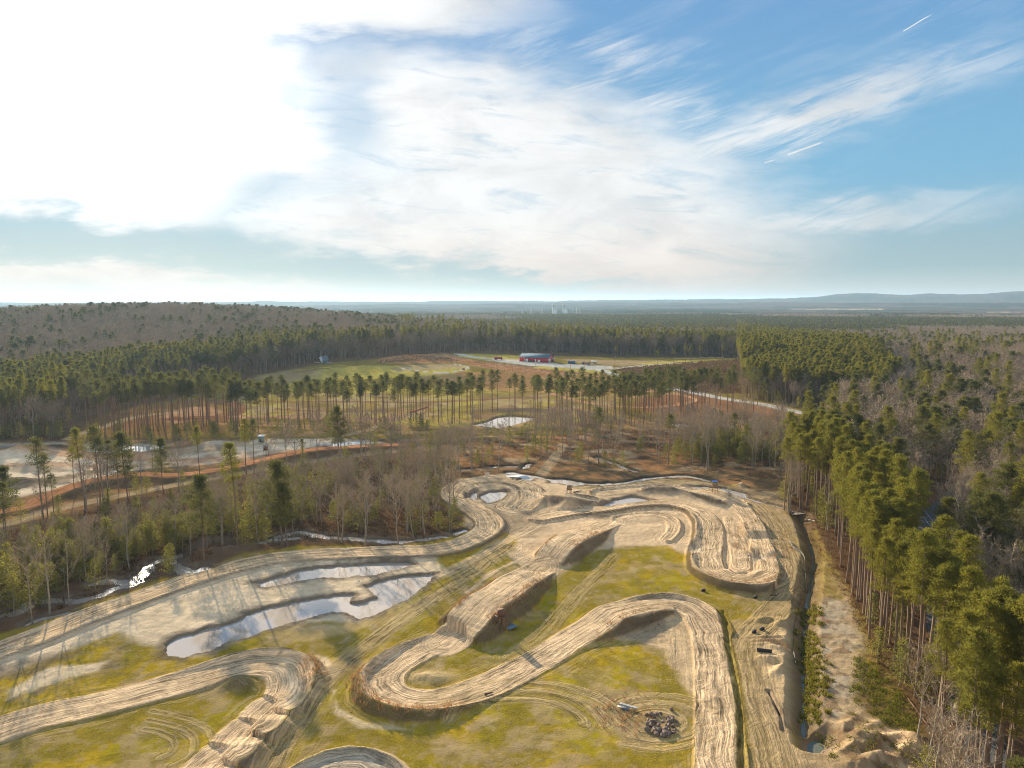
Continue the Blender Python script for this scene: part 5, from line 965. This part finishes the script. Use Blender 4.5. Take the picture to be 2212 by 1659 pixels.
# erosion fences
def fence(name,label,pts,h,mat,pm,cat='fence',z=0,gap=2.4):
    q=smooth(P(pts),.6); s=np.concatenate([[0],np.cumsum(np.linalg.norm(np.diff(q,axis=0),axis=1))]); o0=np.array([q[0,0],q[0,1],gz(*q[0])]); c=thing(name,label,cat,o0)
    zz_=gzv(q[:,0],q[:,1]); lo=np.column_stack([q,zz_-.05])-o0; hi=np.column_stack([q+rk.randn(*q.shape)*.03,zz_+h*(.88+.2*rk.rand(len(q)))])-o0; m_=MB(); k=len(q); d=np.array([.02,.02,0]); V_=np.vstack([lo,hi,lo+d,hi+d]); i=np.arange(k-1)
    m_.add(V_,np.vstack([np.stack([i,i+1,i+k+1,i+k],-1),np.stack([i+2*k,i+3*k,i+3*k+1,i+2*k+1],-1)])); part('fabric',m_,[mat],c)
    for t_ in np.arange(0,s[-1],gap): x_=np.interp(t_,s,q[:,0]); y_=np.interp(t_,s,q[:,1]); m_=MB(); m_.box(np.array([x_,y_,gz(x_,y_)+h*.5])-o0,(.06,.06,h*1.25)); part('post',m_,[pm],c)
fence('silt_fence','long pale silt fence along the west bank of the ditch',[(1704,1170),(1715,1186),(1736,1200),(1739,1225),(1741,1248),(1742,1264)],.75,Mfab,Mwood); fence('silt_fence','short torn silt fence by the eroded sand patch at the ditch',[(1714,1404),(1717,1414),(1719,1424)],.8,Mfab,Mwood); fence('silt_fence','low dark silt fence on the ditch rim below the wide grass bend',[(1733,1275),(1727,1300),(1720,1325),(1716,1350),(1714,1400)],.5,Mlog,Mwood)
fence('orange_fence','red-orange mesh fence beside the brown lanes under the pine row',[(884,893),(900,888),(912,884),(925,880)],.8,Morange,Msteel)
tp=thing('tarpaulin','pale blue crumpled tarpaulin on the bank behind the ring pool','tarpaulin',at(1120,1030)); q=MB(); u=np.linspace(-5,5,16); g0=G(1120,1030); rows=[]
for j in range(5):
    xx_=u; yy_=np.full(16,(j-2)*.8)+.12*u; rows.append(np.column_stack([xx_,yy_,gzv(g0[0]+xx_,g0[1]+yy_)-gz(*g0)+.15+.2*rk.rand(16)]))
V_=np.stack(rows,0).reshape(-1,3); i=(np.arange(4)[:,None]*16+np.arange(15)[None]).ravel(); q.add(V_,np.stack([i,i+1,i+17,i+16],-1)); part('sheet',q,[Mcon],tp,True)
tn=thing('blue_shelter','small bright blue tarp shelter on the spoil bank at the far right','shelter',at(1544,1050)); q=MB(); q.poly([(-.9,-.8,1.6),(.9,-.8,1.6),(.9,.8,2.0),(-.9,.8,2.0)]); q.poly([(.9,-.8,1.6),(.95,-.8,.6),(.95,.8,.9),(.9,.8,2.0)]); part('canopy',q,[plain('bright_blue_tarp',(.03,.16,.55),.6)],tn)
for sx in (-.85,.85):
    for sy in (-.7,.7): q=MB(); q.box((sx,sy,.9),(.07,.07,1.8)); part('leg',q,[Mwood],tn)
# houses in the woods
def house(label,x_,y_,L,W,h,hr,rz,wm_,rm,porch=False,name='house'):
    c=thing(name,label,'house',at(x_,y_),rz); w,r=gable(None,L,W,h,hr,.5); part('wall',w,[wm_],c); rf=part('roof',r,[rm],c); q=MB(); q.box((L*.2,0,hr+.5),(.9,.9,1.6)); part('chimney',q,[Mpink],rf)
    for i in range(3):
        q=MB(); q.box((-L/2+L*(i+.7)/3.4,-W/2-.05,1.7),(1.2,.1,1.4)); f=part('window',q,[Mwhite],c); q=MB(); q.box((-L/2+L*(i+.7)/3.4,-W/2-.11,1.7),(.95,.05,1.15)); part('pane',q,[Mglass],f)
    q=MB(); q.box((L/2+.05,0,1.7),(.1,1.2,1.4)); f=part('window',q,[Mwhite],c); q=MB(); q.box((L/2+.11,0,1.7),(.05,.95,1.15)); part('pane',q,[Mglass],f)
    q=MB(); q.box((L*.38,-W/2-.06,1.05),(1.0,.12,2.1)); part('door',q,[Msteel],c)
    if porch:
        w2,r2=gable(None,W*.9,L*.45,h,hr+.8,.4); M_=Matrix.Rotation(R(90),4,'Z'); a=part('wing',w2,[wm_],c); a.matrix_local=Matrix.Translation((-L*.25,-W*.35,0))@M_; b_=part('wing_roof',r2,[rm],c); b_.matrix_local=Matrix.Translation((-L*.25,-W*.35,0))@M_
    return c
house('white two-gabled house with a dark roof in the woods beyond the barn',1342,733.5,17,10,5.2,9.2,R(12),Mwhite,Mroofd,True); house('low grey house with a grey roof among dark pines on the right',1884,789.5,13,9,3.4,6.0,R(-20),Mgreyw,Mroofd); house('small tan shed beside the grey house on the right',1898,786,8,6,3.6,5.2,R(5),Mtan,Mroofd,name='shed'); house('narrow pinkish house between bare trees on the right',1939,785,9,8,5.5,8.0,R(15),Mpink,Mroofd)
car('parked_van','white van parked beside the pinkish house',at(1954,784,0),R(20),Mwhite)
# power plant on the horizon
pc=at(1210,686.5); P0=np.array(pc)
def stack(label,x_,y_,h):
    g_=np.array(at(x_,y_)); g_[2]=macro(g_[0],g_[1])+0; c=thing('power_unit',label,'power plant',g_,0,'power plant units'); q=MB(); q.tube([(-10,0,0),(-10,0,h)],[2.8,2.6],12,0,True); part('chimney',q,[Mwhite],c); q=MB(); q.tube([(-5.5,0,0),(-5.5,0,h)],[1.6,1.6],10,0,True); part('flue',q,[Mcon],c); q=MB(); q.tube([(-8,0,h*.74),(-8,0,h*.78)],[5.5,5.5],12,0,True); part('gallery',q,[Msteel],c)
    q=MB(); q.box((2,0,15),(16,14,30),taper=.7); q.tube([(3,0,30),(3,0,42)],[5,4],10,0,True); part('boiler',q,[Mcon],c); q=MB(); q.box((22,0,11),(22,22,22)); part('hall',q,[Mroof],c); q=MB(); q.box((-2,-12,9),(26,10,18)); part('annex',q,[Mwhite],c)
stack('left white twin-stack unit of the far power plant',1199,686.5,68); stack('right white twin-stack unit of the far power plant',1222,686.5,68)
for i,(x_,s_) in enumerate(((1128,1.0),(1147,1.05),(1172,.9),(1237,.9),(1245,.95),(1252,1.0))):
    g_=np.array(at(x_,687)); c=thing('transmission_tower',f"slim pylon near the far power plant, {word(i+1)} from the left",'pylon',g_,0,'pylons at the power plant'); q=MB()
    for a_,b_ in (((-3,-3),(0,0)),((3,-3),(0,0)),((3,3),(0,0)),((-3,3),(0,0))): q.tube([(*a_,0),(b_[0],b_[1],46*s_)],[.7,.4],4)
    part('mast',q,[Mcon],c); q=MB(); q.box((0,0,40*s_),(16,.8,.8)); q.box((0,0,34*s_),(20,.8,.8)); part('crossarm',q,[Mcon],c)
# ================================================================ loose growth on the ground (uncountable)
def blades(name,x_,y_,n,h,w,spread,mat,lean=.25,zoff=0.0):
    r_=np.random.RandomState(len(x_)); c=np.column_stack([x_,y_,gzv(x_,y_)+zoff]); c=np.repeat(c,n,0); k=len(c); c=c+np.column_stack([r_.randn(k)*spread,r_.randn(k)*spread,np.full(k,-.03)]); d=unit(np.column_stack([r_.randn(k)*lean,r_.randn(k)*lean,np.ones(k)])); u=unit(np.cross(d,r_.randn(k,3))); m_=MB(); m_.tris(c,u*w,d*h*(.5+.8*r_.rand(k,1)))
    o=bpy.data.objects.new(name,m_.mesh(name,[mat])); scene.collection.objects.link(o); o['kind']='stuff'; return o
def pts_in(poly,dens,keep=None):
    p=P(poly); x0,y0=p.min(0); x1,y1=p.max(0); n=int((x1-x0)*(y1-y0)/dens); x=x0+rk.rand(n)*(x1-x0); y=y0+rk.rand(n)*(y1-y0); m=inside(p,x,y)
    if keep is not None: m&=keep(x,y)
    return x[m],y[m]
def along(pts,w_,n,z=0):
    q=smooth(P(pts,z),1.0); s=np.concatenate([[0],np.cumsum(np.linalg.norm(np.diff(q,axis=0),axis=1))]); t_=rk.rand(n)*s[-1]; x=np.interp(t_,s,q[:,0]); y=np.interp(t_,s,q[:,1]); return x+rk.randn(n)*w_,y+rk.randn(n)*w_
dry_x=[];dry_y=[]
for pts_,w_,n in (([(775,1450),(770,1485),(800,1525),(860,1545),(930,1545),(990,1530)],1.1,230),([(1060,1370),(1100,1335),(1150,1290),(1180,1260)],1.0,170),([(1240,1205),(1275,1180),(1300,1160)],.9,80),([(985,1340),(1020,1305),(1070,1262)],.4,150),([(1176,1200),(1200,1172),(1215,1160)],.4,60),([(1300,1390),(1340,1360),(1400,1345),(1450,1350)],1.3,60),([(1535,1250),(1590,1268),(1660,1265),(1690,1240)],.7,70),([(1745,1150),(1770,1200),(1770,1300),(1760,1400),(1765,1500)],1.8,160),([(1590,1150),(1600,1190),(1700,1200),(1690,1150)],1.5,120),([(660,1440),(690,1450),(670,1480)],1.0,90),([(1340,1510),(1390,1540),(1350,1570),(1300,1530)],2.0,140)):
    a,b_=along(pts_,w_,n); dry_x.append(a); dry_y.append(b_)
blades('dry_weeds',np.concatenate(dry_x),np.concatenate(dry_y),7,.80,.032,.15,M_grassdry,.30)
a,b_=pts_in([(850,975),(1330,930),(1790,925),(1700,1035),(1500,1028),(1300,1025),(1180,1005),(1000,1030)],2.4,lambda x,y:fbm(x,y,10,3,91)>.02); blades('swamp_weeds',a,b_,7,1.0,.10,.5,M_grassdry,.5)
a,b_=pts_in([(960,772),(1100,790),(1230,803),(1200,815),(1080,800),(1000,785),(860,782),(800,785),(880,766)],7.0); blades('broom_sedge',a,b_,7,1.1,.22,.8,M_grassdry,.5)
a,b_=pts_in(WL_,1.7,lambda x,y:fbm(x,y,8,3,92)>-.15); blades('wood_undergrowth',a,b_,8,1.1,.09,.5,M_litter,.7)
a,b_=pts_in([(1720,1040),(1820,1060),(1960,1250),(2080,1480),(2240,1700),(2300,1900),(2080,1900),(2040,1680),(1970,1530),(1880,1420),(1815,1262),(1700,1085)],1.5); blades('stand_undergrowth',a,b_,8,.9,.06,.45,M_litter,.8)
a,b_=along([(1752,1300),(1753,1350),(1752,1400),(1757,1450),(1765,1480),(1760,1530),(1770,1550)],1.15,230); blades('ditch_bushes',a,b_,26,.75,.10,.32,M_bush,.9,.1)
a,b_=pts_in([(1850,1420),(1890,1430),(1970,1530),(1985,1590),(1900,1560),(1840,1510)],1.0); a2,b2=pts_in([(1760,1570),(1850,1545),(1960,1600),(2040,1650),(2000,1690),(1820,1690)],5.0); a=np.concatenate([a,a2]); b_=np.concatenate([b_,b2]); blades('low_bushes',a,b_,22,.7,.07,.4,M_bush,.9); blades('debris_twigs',a2,b2,10,.9,.04,1.4,M_litter,1.6)
a,b_=pts_in([(1330,797),(1420,788),(1600,776),(1600,850),(1480,850),(1400,830),(1350,812)],9); blades('clearing_brush',a,b_,7,1.6,.22,1.2,M_litter,.9)
a,b_=pts_in(NEAR,3.0,lambda x,y:(fbm(x,y,5,3,93)>.05)&(GM[np.clip(np.searchsorted(rr,np.hypot(x,y))-1,0,NR-2),np.clip(np.searchsorted(th,np.arctan2(x,y)),0,NT-1)]>.6)&(RSTR[np.clip(np.searchsorted(rr,np.hypot(x,y))-1,0,NR-2),np.clip(np.searchsorted(th,np.arctan2(x,y)),0,NT-1)]<.28)); blades('grass_tufts',a,b_,10,.22,.035,.35,M_bush,.7)
# ================================================================ haze
hv=MB(); hv.box((0,8000,92),(60000,60000,240)); ho=bpy.data.objects.new('haze',hv.mesh('haze',[])); scene.collection.objects.link(ho); ho['kind']='stuff'
hm=bpy.data.materials.new('haze'); hm.use_nodes=True; t=hm.node_tree; t.nodes.clear(); o=t.nodes.new('ShaderNodeOutputMaterial'); v=t.nodes.new('ShaderNodeVolumePrincipled'); v.inputs['Color'].default_value=(.40,.60,.84,1); v.inputs['Density'].default_value=HAZE; v.inputs['Anisotropy'].default_value=.30; t.links.new(v.outputs[0],o.inputs['Volume']); ho.data.materials.append(hm)
